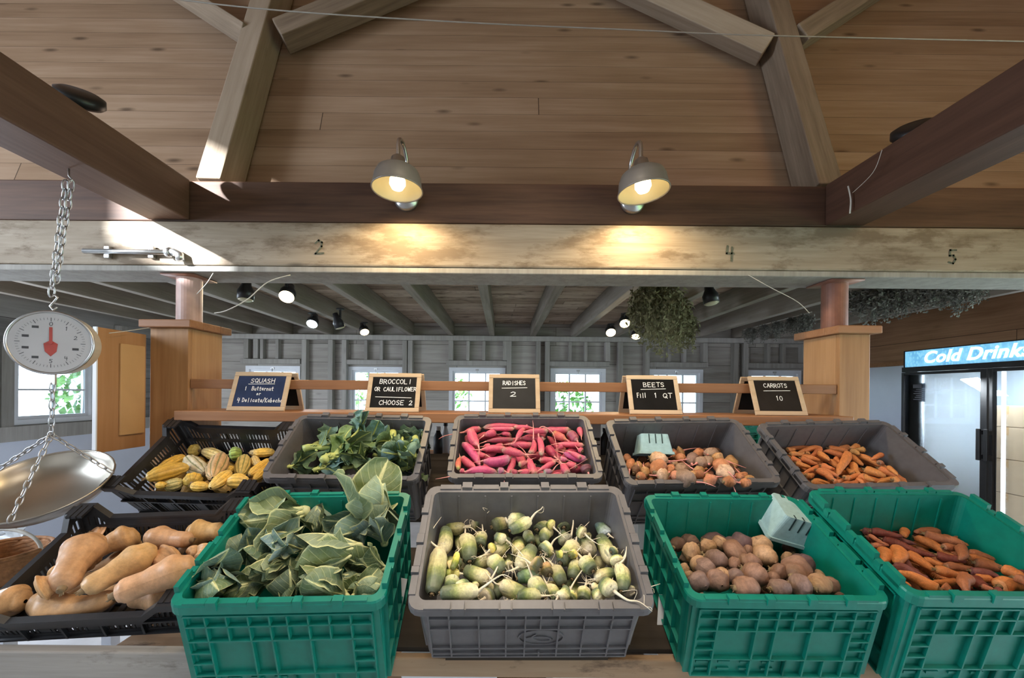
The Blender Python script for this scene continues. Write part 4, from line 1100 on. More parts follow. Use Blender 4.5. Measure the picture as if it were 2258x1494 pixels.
# wooden shelf seen between the upper crates
t1(beam('back_shelf', (-1.36, 1.82, Z(-0.335)), (1.44, 2.02, Z(-0.295)), M_pinex, 0.003), 'wooden shelf seen between the upper crates below the ledge', 'shelf')
def bottle(px, py, Y, h, r, mat, label, cap=M_blackp):
    p = P(px, py, Y)
    t = thing('small_bottle', label, 'bottle', (p.x, p.y, Z(-0.2945)), 'bottles on the back shelf')
    m = MB(); m.lathe([(r*0.9, 0), (r, 0.006), (r, h*0.62), (r*0.5, h*0.8), (r*0.45, h*0.86)], 18); m.build('bottle_body', mat, t, smooth=True)
    m = MB(); m.lathe([(r*0.55, h*0.861), (r*0.55, h)], 14); m.build('bottle_cap', cap, t)
bottle(966, 985, 1.88, 0.13, 0.022, M_blackm, 'dark bottle between the broccoli and radish crates, nearer the broccoli', M_wpaint)
bottle(982, 985, 1.92, 0.15, 0.020, M_wpaint, 'white bottle between the broccoli and radish crates, nearer the radishes')
bottle(1334, 985, 1.88, 0.13, 0.022, M_blackm, 'dark bottle between the radish and beet crates')
t = thing('white_carton', 'white carton on the back shelf between the radish and beet crates', 'box', (P(1311, 985, 1.90).x, 1.90, Z(-0.2945)))
m = MB(); m.box((-0.022, -0.03, 0), (0.022, 0.03, 0.15)); m.build('carton', M_paper, t, bevel=0.002)
m = MB(); m.box((-0.018, -0.031, 0.05), (0.018, -0.0301, 0.055)); m.box((-0.018, -0.031, 0.07), (0.018, -0.0301, 0.085)); m.build('printed_band', M_blackm, t)
# white paper tags hanging between the lower crates
for px, py, Y, lab in ((868, 1335, 1.06, 'white paper tag between the cauliflower and green radish crates'), (1470, 1325, 1.08, 'white paper tag between the green radish and dark beet crates')):
    p = P(px, py, Y)
    m = MB(); m.box((-0.022, -0.0008, -0.07), (0.022, 0.0008, 0.07)); o = m.build('paper_tag', M_paper)
    o.matrix_world = Matrix.Translation(p) @ Matrix.Rotation(-0.25, 4, 'X') @ Matrix.Rotation(0.15, 4, 'Y')
    t1(o, lab, 'tag', 'paper tags between the crates')
# white boxes on the floor shelf below
t1(beam('bottom_shelf', (-1.5, 1.19, Z(-1.02)), (1.5, 1.66, Z(-1.0)), M_board, 0.003), 'low wooden shelf under the display stand', 'shelf')
for x0, x1, lab in ((-0.30, -0.01, 'left of the two white cartons on the low shelf under the green radishes'), (0.16, 0.48, 'right of the two white cartons on the low shelf under the green radishes'), (1.14, 1.33, 'white carton on the low shelf under the purple carrots')):
    t = thing('low_carton', lab, 'box', ((x0 + x1)/2, 1.33, Z(-0.9995)), 'white cartons under the stand')
    w = (x1 - x0)/2
    m = MB(); m.box((-w, -0.12, 0), (w, 0.12, 0.20)); m.build('carton', M_paper, t, bevel=0.003)
    m = MB(); m.box((-w - 0.002, -0.122, 0.17), (w + 0.002, 0.122, 0.204)); m.build('lid', M_paper, t, bevel=0.002)
# green tote standing on a table in the back room
tb = (1.18, 2.32)
t = thing('back_table', 'low table in the back room under the spare green crate', 'table', (tb[0], tb[1], 0))
m = MB(); m.box((-0.5, -0.28, Z(-0.455)), (0.5, 0.28, Z(-0.425))); m.build('tabletop', M_stud, t, bevel=0.003)
for sx in (-0.45, 0.45):
    for sy in (-0.24, 0.24):
        m = MB(); m.box((sx - 0.025, sy - 0.025, 0), (sx + 0.025, sy + 0.025, Z(-0.4555))); m.build('leg', M_stud, t)
t = thing('produce_crate', 'spare green crate on the table behind the beets sign', 'crate', group=NC, mat=Matrix.Translation((tb[0], tb[1] - NL/2, Z(-0.425) + NH + 0.001)))
for k, me in TOTE['green'].items(): put(me, me.name.split('.')[0], t)

# ------------------------------------------------------------------ chalkboard easels
def easel(bl, br, tl, tr, lines, label, yaw=0.0, blue=False, seed=1):
    """bl.. = corners of the front board in the photograph."""
    Yb = 1.700
    w = ((br[0] - bl[0]) + (tr[0] - tl[0]) * 1.0) / 2 * 1.73 / F
    pc = P((bl[0] + br[0]) / 2, (bl[1] + br[1]) / 2, Yb); pc.z = Z(-0.0895)
    h, lean = 0.178, math.radians(20)
    t = thing('chalkboard_easel', label, 'sign', mat=Matrix.Translation(pc) @ Matrix.Rotation(yaw, 4, 'Z'), group='chalkboard signs on the ledge')
    top = Vector((0, h * math.sin(lean), h * math.cos(lean)))
    for side in (0, 1):
        if side == 0: M = Matrix.Rotation(-lean, 4, 'X') @ XZ
        else: M = Matrix.Translation((0, 2 * top.y + 0.05, 0)) @ Matrix.Rotation(lean, 4, 'X') @ Matrix.Rotation(PI, 4, 'Z') @ XZ
        e = 0.019
        f = MB()
        f.box((-w/2, 0, -0.005), (w/2, e, 0.005)); f.box((-w/2, h - e, -0.005), (w/2, h, 0.005))
        f.box((-w/2, e, -0.005), (-w/2 + e, h - e, 0.005)); f.box((w/2 - e, e, -0.005), (w/2, h - e, 0.005))
        f.build('front_frame' if side == 0 else 'back_frame', M_frame, t, local=M, bevel=0.002)
        f = MB(); f.box((-w/2 + e, e, -0.002), (w/2 - e, h - e, 0.0025)); f.build('front_slate' if side == 0 else 'back_slate', M_tintslate if blue and side == 0 else M_chalkboard, t, local=M)
        if side == 0:
            rnd = random.Random(seed); g = MB()
            for it in lines:
                if it[0] == '_': g.ribbon([(it[1]*w, it[2]*h), (it[3]*w, it[4]*h)], 0.0022, 0)
                else:
                    txt, cx, y, hh, tw = it
                    n = len(txt); cw = tw * w / (n + 0.35 * (n - 1))
                    write(g, txt, cx*w, y*h, hh*h, cw, 0.0026, 0, rnd)
            g.build('chalk_writing', M_chalk, t, local=M @ Matrix.Translation((0, 0, 0.0032)))
    m = MB(); m.box((-w*0.28, top.y - 0.001, top.z - 0.003), (w*0.28, top.y + 0.052, top.z + 0.002)); m.build('top_hinge', M_frame, t)
    return t
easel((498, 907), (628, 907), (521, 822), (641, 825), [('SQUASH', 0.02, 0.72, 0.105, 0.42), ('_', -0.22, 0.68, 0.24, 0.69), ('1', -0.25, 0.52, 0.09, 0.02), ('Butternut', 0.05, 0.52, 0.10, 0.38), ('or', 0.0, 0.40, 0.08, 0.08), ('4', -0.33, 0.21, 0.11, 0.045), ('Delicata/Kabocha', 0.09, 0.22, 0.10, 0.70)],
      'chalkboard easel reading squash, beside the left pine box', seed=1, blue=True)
easel((804, 907), (923, 907), (817, 822), (932, 825), [('BROCCOLI', 0.02, 0.72, 0.115, 0.60), ('OR CAULIFLOWER', 0.03, 0.53, 0.10, 0.78), ('_', -0.33, 0.38, 0.34, 0.36), ('CHOOSE 2', 0.06, 0.18, 0.11, 0.62)],
      'chalkboard easel reading broccoli or cauliflower, choose 2', seed=2)
easel((1076, 908), (1192, 908), (1079, 824), (1189, 824), [('RADISHES', 0.0, 0.72, 0.10, 0.44), ('_', -0.24, 0.63, 0.25, 0.65), ('2', -0.02, 0.42, 0.115, 0.11)],
      'chalkboard easel reading radishes 2, in the middle of the ledge', seed=3)
easel((1388, 908), (1506, 908), (1380, 828), (1490, 828), [('BEETS', 0.02, 0.70, 0.11, 0.40), ('_', -0.24, 0.63, 0.24, 0.65), ('Fill', -0.24, 0.42, 0.115, 0.17), ('1', 0.03, 0.42, 0.115, 0.06), ('QT', 0.26, 0.42, 0.115, 0.17)],
      'chalkboard easel reading beets, fill 1 QT', seed=4)
easel((1665, 912), (1783, 912), (1645, 830), (1751, 830), [('CARROTS', 0.0, 0.71, 0.10, 0.46), ('_', -0.25, 0.62, 0.27, 0.63), ('10', 0.02, 0.38, 0.11, 0.13)],
      'chalkboard easel reading carrots 10, beside the right pine box', seed=5)

# ------------------------------------------------------------------ hanging scale
def link_chain(name, parent, pts, n, mat, r=0.0022, ln=None):
    """Chain of oval links along a polyline, one mesh."""
    pts = [Vector(p) for p in pts]
    seg = [(pts[i+1] - pts[i]).length for i in range(len(pts) - 1)]; tot = sum(seg)
    ln = ln or tot / n
    m = MB()
    def at_(d):
        for i, s in enumerate(seg):
            if d <= s or i == len(seg) - 1: return pts[i].lerp(pts[i+1], min(1, d / s)), (pts[i+1] - pts[i]).normalized()
            d -= s
    k = max(2, int(tot / ln))
    for i in range(k):
        c, d = at_(tot * (i + 0.5) / k)
        a = d.cross(Vector((0.2, 1, 0.1))).normalized(); b_ = d.cross(a)
        s = a if i % 2 else b_
        L = tot / k * 0.64; w = L * 0.42
        loop = [c + d * (L * math.cos(2*PI*q/14)) + s * (w * math.sin(2*PI*q/14)) for q in range(14)]
        m.tube(loop, r, 6, closed=True)
    return m.build(name, mat, parent, smooth=True)
SY = 1.36
dc = P(117, 756, SY)
t = thing('hanging_scale', 'round dial produce scale hanging by chains at the left, with a tin pan', 'scale', (0, 0, 0))
hk = P(152, 380, SY); hk.z = ZC0
hk2 = hk + Vector((0, 0, -0.03))
m = MB(); m.tube([hk + Vector((0, 0, 0.0)), hk2 + Vector((0, 0, 0.005)), hk2 + Vector((0.012, 0, -0.008)), hk2 + Vector((0, 0, -0.018)), hk2 + Vector((-0.010, 0, -0.008))], 0.003, 8); m.build('ceiling_hook', M_steel, t, smooth=True)
rot = Matrix.Rotation(math.radians(30), 4, 'Z')
D = Matrix.Translation(dc) @ rot @ Matrix.Rotation(PI / 2, 4, 'X')           # lathe axis turned to face the aisle
R_ = 0.104
topp = dc + Vector((0, 0, R_ + 0.012))
for dx, lo in ((-0.010, 0.0), (0.010, 0.045)):
    link_chain('hanging_chain', t, [hk2 + Vector((dx, 0, -0.012)), topp + Vector((dx * 0.8, 0.0, 0.045 + lo))], 15, M_chain, 0.0026, 0.030)
m = MB(); m.tube([topp + Vector((0, 0, 0.05)), topp + Vector((0.014, 0, 0.04)), topp + Vector((0, 0, 0.022)), topp + Vector((-0.012, 0, 0.010)), topp + Vector((0, 0, -0.004)), topp + Vector((0.012, 0, 0.006))], 0.003, 8); m.build('top_hook', M_steel, t, smooth=True)
m = MB(); m.lathe([(R_ * 0.97, -0.075), (R_, -0.06), (R_, 0.0), (R_ * 1.03, 0.002), (R_ * 1.03, 0.012), (R_ * 0.965, 0.014)], 48, D); m.build('scale_drum', M_cream, t, smooth=False)
m = MB(); m.disc((0, 0, 0.0145), R_ * 0.962, 48, D); m.build('dial_face', M_dial, t)
m = MB(); m.tube([D @ Vector((R_*1.0*math.cos(2*PI*k/48), R_*1.0*math.sin(2*PI*k/48), 0.014)) for k in range(48)], 0.0045, 8, closed=True); m.build('dial_bezel', M_steel, t, smooth=True)
m = MB()
for k in range(60):
    a = 2*PI*k/60; r0, r1 = R_*(0.74 if k % 5 else 0.70), R_*0.80
    m.ribbon([(r0*math.cos(a), r0*math.sin(a)), (r1*math.cos(a), r1*math.sin(a))], 0.0009 if k % 5 else 0.0018, 0.0152, D)
mt_ = m; m = MB()
for k in range(10):
    a = PI/2 - 2*PI*k/10; r0 = R_*0.60
    dg = ('0', '1', '2', None, '4', '5', None, None, None, None)[k]
    if dg: write(m, dg, r0*math.cos(a), r0*math.sin(a) - 0.006, 0.012, 0.008, 0.0016, 0.0152, random.Random(k))
    else: m.ribbon([(r0*math.cos(a) - 0.004, r0*math.sin(a)), (r0*math.cos(a) + 0.004, r0*math.sin(a))], 0.008, 0.0152)
mt_.add(m.v, m.f, D); mt_.build('dial_markings', M_ink, t)
m = MB(); m.add([(-0.004, 0.052, .0165), (0.004, 0.052, .0165), (0.004, 0.0, .0165), (-0.004, 0.0, .0165)], [(3, 2, 1, 0)], D)
m.add([(-0.017, -0.004, .0165), (0, 0.008, .0165), (0.017, -0.004, .0165), (0.014, -0.03, .0165), (0, -0.047, .0165), (-0.014, -0.03, .0165)], [(5, 4, 3, 2, 1, 0)], D); m.lathe([(0.006, 0.016), (0.006, 0.02)], 12, D); m.build('pointer', M_red, t)
bot = dc + Vector((0.0, 0, -R_ - 0.004))
m = MB(); m.box((-0.010, -0.004, -0.034), (0.010, 0.004, 0.004), Matrix.Translation(bot)); m.build('spindle_clip', M_steel, t, bevel=0.001)
ring = P(113, 958, SY)
link_chain('pan_chain', t, [bot + Vector((0, 0, -0.03)), ring], 9, M_chain, 0.0022, 0.026)
# pan: tilted shallow tin bowl
pc = P(92, 1066, SY)
ax = Vector((0.10, -0.46, 0.88)).normalized()
PM = Matrix.Translation(pc) @ ax.to_track_quat('Z', 'Y').to_matrix().to_4x4()
PR = 0.185
prof = [(0.0, -0.085), (0.06, -0.084), (0.12, -0.070), (0.155, -0.048), (0.175, -0.020), (PR, 0.0), (PR + 0.003, 0.002)]
m = MB(); n = 48; vs = [(r*math.cos(2*PI*j/n), r*math.sin(2*PI*j/n), z) for r, z in prof for j in range(n)] + [((r - 0.002)*math.cos(2*PI*j/n) if r else 0, (r - 0.002)*math.sin(2*PI*j/n) if r else 0, z + 0.002) for r, z in reversed(prof) for j in range(n)]
fs = [(i*n+j, i*n+(j+1) % n, (i+1)*n+(j+1) % n, (i+1)*n+j) for i in range(2*len(prof)-1) for j in range(n)]
m.add(vs, fs, PM); m.build('scale_pan', M_tin, t, smooth=True)
m = MB(); m.tube([PM @ Vector((PR*math.cos(2*PI*j/48), PR*math.sin(2*PI*j/48), 0.002)) for j in range(48)], 0.0035, 6, closed=True); m.build('pan_rim', M_tin, t, smooth=True)
for a in (0.25, 2.95, -1.35):
    link_chain('pan_chain', t, [ring, PM @ Vector((PR*math.cos(a), PR*math.sin(a), 0.002))], 10, M_chain, 0.0022, 0.026)
m = MB(); m.tube([ring + Vector((0.011*math.cos(2*PI*k/16), 0, 0.011*math.sin(2*PI*k/16))) for k in range(16)], 0.0022, 6, closed=True); m.build('chain_ring', M_steel, t, smooth=True)

# ------------------------------------------------------------------ basket on a side table
t = thing('side_table', 'pale side table at the far left that the basket stands on', 'table', (-2.02, 1.50, 0))
m = MB(); m.box((-0.42, -0.22, Z(-0.71)), (0.42, 0.22, Z(-0.685))); m.build('tabletop', M_wpanel, t, bevel=0.003)
for sx in (-0.38, 0.38):
    for sy in (-0.18, 0.18):
        m = MB(); m.box((sx - 0.02, sy - 0.02, 0), (sx + 0.02, sy + 0.02, Z(-0.7105))); m.build('leg', M_wpanel, t)
bp = P(-8, 1250, 1.42); bp.z = Z(-0.6845)
t = thing('wicker_basket', 'brown wicker basket with a hoop handle at the far left', 'basket', bp)
m = MB(); bprof = [(0.105, 0), (0.118, 0.02), (0.128, 0.06), (0.135, 0.10)]; n = 48
vs = []
for i, (r, z) in enumerate([(bprof[0][0] + (bprof[-1][0] - bprof[0][0]) * (k / 14) ** 0.7, 0.10 * k / 14) for k in range(15)]):
    for j in range(n): vs.append(((r + 0.004 * (1 if (i + j // 2) % 2 else -1)) * math.cos(2*PI*j/n), (r + 0.004 * (1 if (i + j // 2) % 2 else -1)) * math.sin(2*PI*j/n), z))
fs = [(i*n+j, i*n+(j+1) % n, (i+1)*n+(j+1) % n, (i+1)*n+j) for i in range(14) for j in range(n)] + [tuple(range(n - 1, -1, -1))]
m.add(vs, fs); o = m.build('woven_wall', M_wicker, t, smooth=True)
sm = o.modifiers.new('thickness', 'SOLIDIFY'); sm.thickness = 0.006
m = MB(); m.tube([(0.136*math.cos(2*PI*k/40), 0.136*math.sin(2*PI*k/40), 0.103) for k in range(40)], 0.007, 8, closed=True); m.build('basket_rim', M_wicker, t, smooth=True)
m = MB(); m.tube([(0.136*math.cos(a), 0.02, 0.10 + 0.075*math.sin(a)) for a in [PI*k/24 for k in range(25)]], 0.006, 8); m.build('hoop_handle', M_string, t, smooth=True)
bg_ = P(72, 1196, 1.72)
m = MB(); rnd = random.Random(2)
k = 9; vs = []
for i in range(k):
    for j in range(k): vs.append(((i/(k-1) - .5) * 0.17 + rnd.gauss(0, .008), rnd.gauss(0, .018), (j/(k-1)) * 0.13 + rnd.gauss(0, .01)))
m.add(vs, [(i*k+j, (i+1)*k+j, (i+1)*k+j+1, i*k+j+1) for i in range(k-1) for j in range(k-1)])
M_bag = plain('clear_plastic_bag', (0.72, 0.76, 0.78), 0.15, 0, 0.05); M_bag.node_tree.nodes['Principled BSDF'].inputs['Transmission Weight'].default_value = 0.5
o = m.build('plastic_bag', M_bag, smooth=True); o.location = (bg_.x - 0.02, 1.62, Z(-0.683)); o.rotation_euler.x = -0.25
t1(o, 'crumpled clear plastic bag behind the wicker basket', 'bag')

# ------------------------------------------------------------------ drinks cooler on the right wall
CXF = 3.40                                                # plane of its doors
cy0, cy1 = 2.16, 3.372
t = thing('drinks_cooler', 'two-door glass drinks cooler with a lit blue Cold Drinks sign', 'cooler', (CXF, (cy0 + cy1)/2, 0))
hw = (cy1 - cy0)/2
zt, zs = Z(0.375), Z(0.232)
m = MB()
m.box((0.0, -hw, 0.02), (0.78, -hw + 0.04, zt)); m.box((0.0, hw - 0.04, 0.02), (0.78, hw, zt)); m.box((0.74, -hw + 0.04, 0.02), (0.78, hw - 0.04, zt)); m.box((0.0, -hw + 0.04, zt - 0.03), (0.74, hw - 0.04, zt)); m.box((0.0, -hw + 0.04, 0.02), (0.74, hw - 0.04, 0.14))
m.build('cabinet', M_blackm, t, bevel=0.004)
M_lin = plain('cooler_lining', (0.82, 0.87, 0.90), 0.4, 0, 0.03, 4)
m = MB(); m.box((0.06, -hw + 0.041, 0.141), (0.735, -hw + 0.047, zs - 0.01)); m.box((0.06, hw - 0.047, 0.141), (0.735, hw - 0.041, zs - 0.01)); m.box((0.728, -hw + 0.047, 0.141), (0.737, hw - 0.047, zs - 0.01)); m.box((0.06, -hw + 0.047, 0.1405), (0.728, hw - 0.047, 0.147)); m.build('lining', M_lin, t)
# lit sign
ms, nt, bs = new_mat('cold_drinks_sign')
co = N(nt, 'ShaderNodeTexCoord').outputs['Object']
vo = N(nt, 'ShaderNodeTexVoronoi'); vo.inputs['Scale'].default_value = 55; nt.links.new(scaled(nt, co, (1, 1, 0.6)), vo.inputs['Vector'])
kk = N(nt, 'ShaderNodeMapRange'); kk.inputs[1].default_value = 0.25; kk.inputs[2].default_value = 0.5; kk.inputs[3].default_value = 0.5; nt.links.new(vo.outputs['Distance'], kk.inputs[0])
mixs = mixc(nt, mathn(nt, 'MULTIPLY', kk.outputs[0], noise(nt, co, 9)), (0.30, 0.68, 0.90), (0.02, 0.20, 0.42))
nt.links.new(mixs, bs.inputs['Base Color']); nt.links.new(mixs, bs.inputs['Emission Color']); bs.inputs['Emission Strength'].default_value = 1.0
m = MB(); m.box((-0.012, -hw + 0.015, zs + 0.006), (-0.001, hw - 0.012, zt - 0.008)); sg = m.build('sign_panel', ms, t)
fc = bpy.data.curves.new('sign_lettering', 'FONT'); fc.body = 'Cold Drinks'; fc.size = 0.125; fc.shear = 0.28; fc.offset = 0.0035; fc.extrude = 0.001; fc.space_character = 1.05
M_letter = plain('lit_white_letters', (0.9, 0.95, 1.0), 0.4, emit=(0.95, 0.98, 1.0), es=1.3)
fc.materials.append(M_letter)
ftmp = bpy.data.objects.new('lettering_curve', fc); COL.objects.link(ftmp)
bpy.context.view_layer.update()
fme = bpy.data.meshes.new_from_object(ftmp.evaluated_get(bpy.context.evaluated_depsgraph_get()))
bpy.data.objects.remove(ftmp)
fo = put(fme, 'sign_lettering', t)
fo.matrix_local = Matrix(((0, 0, -1, -0.0145), (-1, 0, 0, hw - 0.155), (0, 1, 0, zs + 0.033), (0, 0, 0, 1)))
# doors
M_door = M_blackm
m = MB(); m.box((-0.03, -hw + 0.002, zs - 0.036), (-0.0, hw - 0.002, zs + 0.004)); m.box((-0.014, -hw + 0.001, zt - 0.007), (0.0, hw - 0.001, zt)); m.box((-0.014, hw - 0.011, zs + 0.005), (0, hw - 0.001, zt - 0.007)); m.build('sign_frame', M_blackm, t)
for k, (a, c) in enumerate(((0.006, hw - 0.004), (-hw + 0.004, -0.006))):
    f = MB(); e = 0.040
    z0, z1 = 0.16, zs - 0.04
    f.box((-0.035, a, z0), (-0.003, a + e, z1)); f.box((-0.035, c - e*0.5, z0), (-0.003, c, z1)); f.box((-0.035, a + e, z0), (-0.003, c - e*0.5, z0 + e)); f.box((-0.035, a + e, z1 - e*0.5), (-0.003, c - e*0.5, z1))
    d = f.build('glass_door', M_blackm, t, bevel=0.002)
    g = MB(); g.box((-0.020, a + e, z0 + e), (-0.014, c - e*0.5, z1 - e*0.5)); g.build('door_glass', M_glass, d)
    hn = MB(); yy = a + 0.020 if k == 0 else c - 0.012
    zh = P(2140, 975, CXF * F / 1030).z
    hn.box((-0.075, yy - 0.012, zh - 0.11), (-0.060, yy + 0.012, zh + 0.11)); hn.box((-0.061, yy - 0.01, zh + 0.07), (-0.035, yy + 0.01, zh + 0.10)); hn.box((-0.061, yy - 0.01, zh - 0.10), (-0.035, yy + 0.01, zh - 0.07)); hn.build('door_handle', M_blackm, d, bevel=0.003)
    if k == 0:
        st = MB(); st.box((-0.0135, c - 0.17, z1 - 0.24), (-0.0128, c - 0.09, z1 - 0.09)); st.build('notice_sticker', M_paper, d)
        st = MB()
        for q in range(6): st.box((-0.0128 - 0.0215, c - 0.165, z1 - 0.225 + q*0.016), (-0.0128 - 0.0208, c - 0.10 - (q % 3)*0.01, z1 - 0.219 + q*0.016))
        st.box((-0.0343, c - 0.165, z1 - 0.13), (-0.0336, c - 0.095, z1 - 0.10))
        st.build('notice_print', M_ink, d)
# light tubes inside
M_tubeled = plain('cooler_light', (1, 1, 1), 0.3, emit=(0.86, 0.95, 1.0), es=8)
for yy in (hw - 0.062, 0.0, -hw + 0.062):
    m = MB(); m.tube([(0.075, yy, 0.18), (0.075, yy, zs - 0.06)], 0.010, 10); m.build('light_tube', M_tubeled, t)
for k in range(4):
    z0 = 0.40 + 0.30*k
    m = MB()
    for q in range(12): m.tube([(0.13 + 0.05*q, -hw + 0.048, z0), (0.13 + 0.05*q, hw - 0.048, z0)], 0.003, 6)
    m.tube([(0.12, -hw + 0.048, z0), (0.12, hw - 0.048, z0)], 0.005, 6)
    if k == 0: m.build('wire_shelf', M_steel, t)
lamp('cooler_glow', 'AREA', (CXF + 0.10, (cy0 + cy1)/2 + 0.1, zs - 0.06), 17, (0.85, 0.94, 1.0), (CXF + 0.45, (cy0 + cy1)/2, 0.7), shape='RECTANGLE', size=0.1, size_y=1.0)
# cardboard boxes stacked in the cooler
sid = 0
zb0 = 0.405
for col_, (ya, yb3, x0, hs) in enumerate(((2.70, 2.98, 0.16, (0.235, 0.225, 0.24, 0.23, 0.15)), (2.24, 2.66, 0.14, (0.235, 0.225, 0.24, 0.23, 0.15)))):
    z = zb0
    for k, h in enumerate(hs):
        if z + h > zs - 0.1: break
        bt = thing('cardboard_box', 'brown cardboard box in the cooler, %s from the bottom of the %s stack' % (ords[k], ('far', 'near')[col_]), 'box', (CXF + x0 + 0.24, (ya + yb3)/2, z), 'boxes in the cooler')
        w = (yb3 - ya)/2
        m = MB(); m.box((-0.22, -w, 0.0005), (0.22, w, h - 0.002)); m.build('carton', M_card, bt, bevel=0.004)
        m = MB(); m.box((-0.2205, -0.02, h - 0.06), (-0.2201, 0.02, h - 0.003)); m.box((-0.22, -0.02, h - 0.0025), (0.22, 0.02, h - 0.0018)); m.build('tape', M_plylite, bt)
        z += h
# ------------------------------------------------------------------ vegetables
def veg_mesh(name, mat, prof, bend=0.0, bend2=0.0, n=16, m_=22, lobes=0, lobe=0.0, rough=0.0, seed=0):
    """Unit vegetable: x from 0 (crown) to 1 (tip), radius up to 1 in y and z."""
    rnd = random.Random(seed)
    ts = [0.5 - 0.5 * math.cos(PI * i / m_) for i in range(m_ + 1)]
    def rad(t):
        for (a, ra), (b, rb) in zip(prof[:-1], prof[1:]):
            if t <= b:
                u = (t - a) / (b - a); u = u*u*(3 - 2*u) if 0.02 < a else math.sin(u * PI/2) if a == 0 else u
                return ra + (rb - ra) * u
        return prof[-1][1]
    vs, fs, uv = [], [], []
    off = Vector((seed * 7.3, 1.7, 3.1))
    for t in ts:
        r = max(0.001, rad(t))
        cz = bend * (4*t*(1 - t)) + bend2 * math.sin(2*PI*t) ; cy = 0
        for j in range(n + 1):
            a = 2*PI*j/n
            rr = r * (1 + lobe * math.cos(lobes * a) if lobes else 1)
            if rough: rr *= 1 + rough * mnoise.noise(Vector((t*3.0, math.cos(a)*1.2, math.sin(a)*1.2)) + off)
            vs.append((t, cy + rr*math.cos(a), cz + rr*math.sin(a))); uv.append((j/n, t))
    k = n + 1
    for i in range(len(ts) - 1):
        for j in range(n): fs.append((i*k+j, (i+1)*k+j, (i+1)*k+j+1, i*k+j+1))
    mb = MB(); mb.add([(v[0], v[1], v[2]) for v in vs], [tuple(reversed(f)) for f in fs], None, [(u[0] + 1e-4, u[1] + 1e-4) for u in uv])
    return mb.mesh(name, mat, True)
def fit(prof): return prof
VM = {
 'radish': [veg_mesh('radish_body', M_radish, [(0, 0.25), (0.10, 0.85), (0.35, 1.0), (0.7, 0.85), (0.9, 0.42), (1.0, 0.07)], bend=b_, rough=0.16, seed=i) for i, b_ in enumerate((0.1, 0.45, -0.35, 0.9))],
 'daikon': [veg_mesh('radish_body', M_daikon, [(0, 0.35), (0.09, 0.80), (0.35, 0.97), (0.75, 1.0), (0.92, 0.72), (1.0, 0.10)], bend=b_, rough=0.10, seed=i + 9) for i, b_ in enumerate((0.05, 0.30, -0.25, 0.5))],
 'carrot': [veg_mesh('carrot_root', M_carrot, [(0, 0.35), (0.05, 0.86), (0.2, 1.0), (0.6, 0.82), (0.9, 0.50), (1.0, 0.08)], bend=b_, bend2=c_, rough=0.18, seed=i + 20, n=14) for i, (b_, c_) in enumerate(((0.15, 0), (0.5, 0.1), (-0.4, 0.2), (0.0, -0.25)))],
 'beet': [veg_mesh('beet_root', M_beet, [(0, 0.30), (0.10, 0.66), (0.25, 0.90), (0.45, 1.0), (0.7, 0.88), (0.88, 0.52), (1.0, 0.06)], rough=r_, seed=i + 30, n=20) for i, r_ in enumerate((0.12, 0.22, 0.3, 0.18))],
 'butternut': [veg_mesh('squash_body', M_butter, [(0, 0.12), (0.10, 0.70), (0.28, 1.0), (0.50, 0.78), (0.66, 0.66), (0.88, 0.66), (0.96, 0.48), (1.0, 0.15)], bend=b_, rough=0.06, seed=i + 40, n=28, m_=34) for i, b_ in enumerate((0.05, 0.25, -0.2, 0.55))],
 'delicata': [veg_mesh('squash_body', M_delic, [(0, 0.22), (0.08, 0.66), (0.28, 0.96), (0.6, 1.0), (0.88, 0.72), (0.96, 0.45), (1.0, 0.15)], bend=b_, lobes=9, lobe=0.045, rough=0.05, seed=i + 50, n=54, m_=26) for i, b_ in enumerate((0.0, 0.2, -0.15))],
}
gp = []
for me in VM['delicata'][:2]:
    q = me.copy(); q.materials.clear(); q.materials.append(M_delicg); gp.append(q)
VM['delicata_green'] = gp
def stub_mesh(name, mat, r, h, seed, n=9, flare=0.7):
    rnd = random.Random(seed); m = MB()
    prof = [(r * 1.0, -0.35 * h), (r * 0.95, 0.0), (r * flare * rnd.uniform(.9, 1.1), h * 0.6), (r * flare, h), (0.01 * r, h * 0.9)]
    m.lathe(prof, n, Matrix.Rotation(-PI/2, 4, 'Y'))
    for k in range(5):
        a = rnd.uniform(0, 2*PI)
        m.tube([(-h*0.6, r*0.5*math.cos(a), r*0.5*math.sin(a)), (-h*rnd.uniform(1.2, 1.9), r*0.9*math.cos(a), r*0.9*math.sin(a))], [r*0.22, r*0.12], 5)
    return m.mesh(name, mat, True)
SM = {'radish': stub_mesh('leaf_scar', M_beetstub, 0.28, 0.20, 1), 'daikon': stub_mesh('leaf_scar', M_beetstub, 0.26, 0.14, 2), 'carrot': stub_mesh('leaf_scar', M_carrotend, 0.36, 0.40, 3),
      'beet': stub_mesh('crown', M_beetstub, 0.33, 0.16, 4), 'delicata': stub_mesh('stem', M_stem, 0.22, 0.28, 5, flare=0.6), 'butternut': stub_mesh('stem', M_stem, 0.22, 0.22, 6, flare=0.75)}
def curve(pts, sub=5):
    ps = [Vector(p) for p in pts]; out = []
    for i in range(len(ps) - 1):
        p0, p1, p2, p3 = ps[max(i-1, 0)], ps[i], ps[i+1], ps[min(i+2, len(ps)-1)]
        for k in range(sub):
            u = k / sub
            out.append(0.5 * ((2*p1) + (p2-p0)*u + (2*p0-5*p1+4*p2-p3)*u*u + (3*p1-p0-3*p2+p3)*u**3))
    return out + [ps[-1]]
EYE = Vector((0, 0, HZ))
VR = random.Random(77)
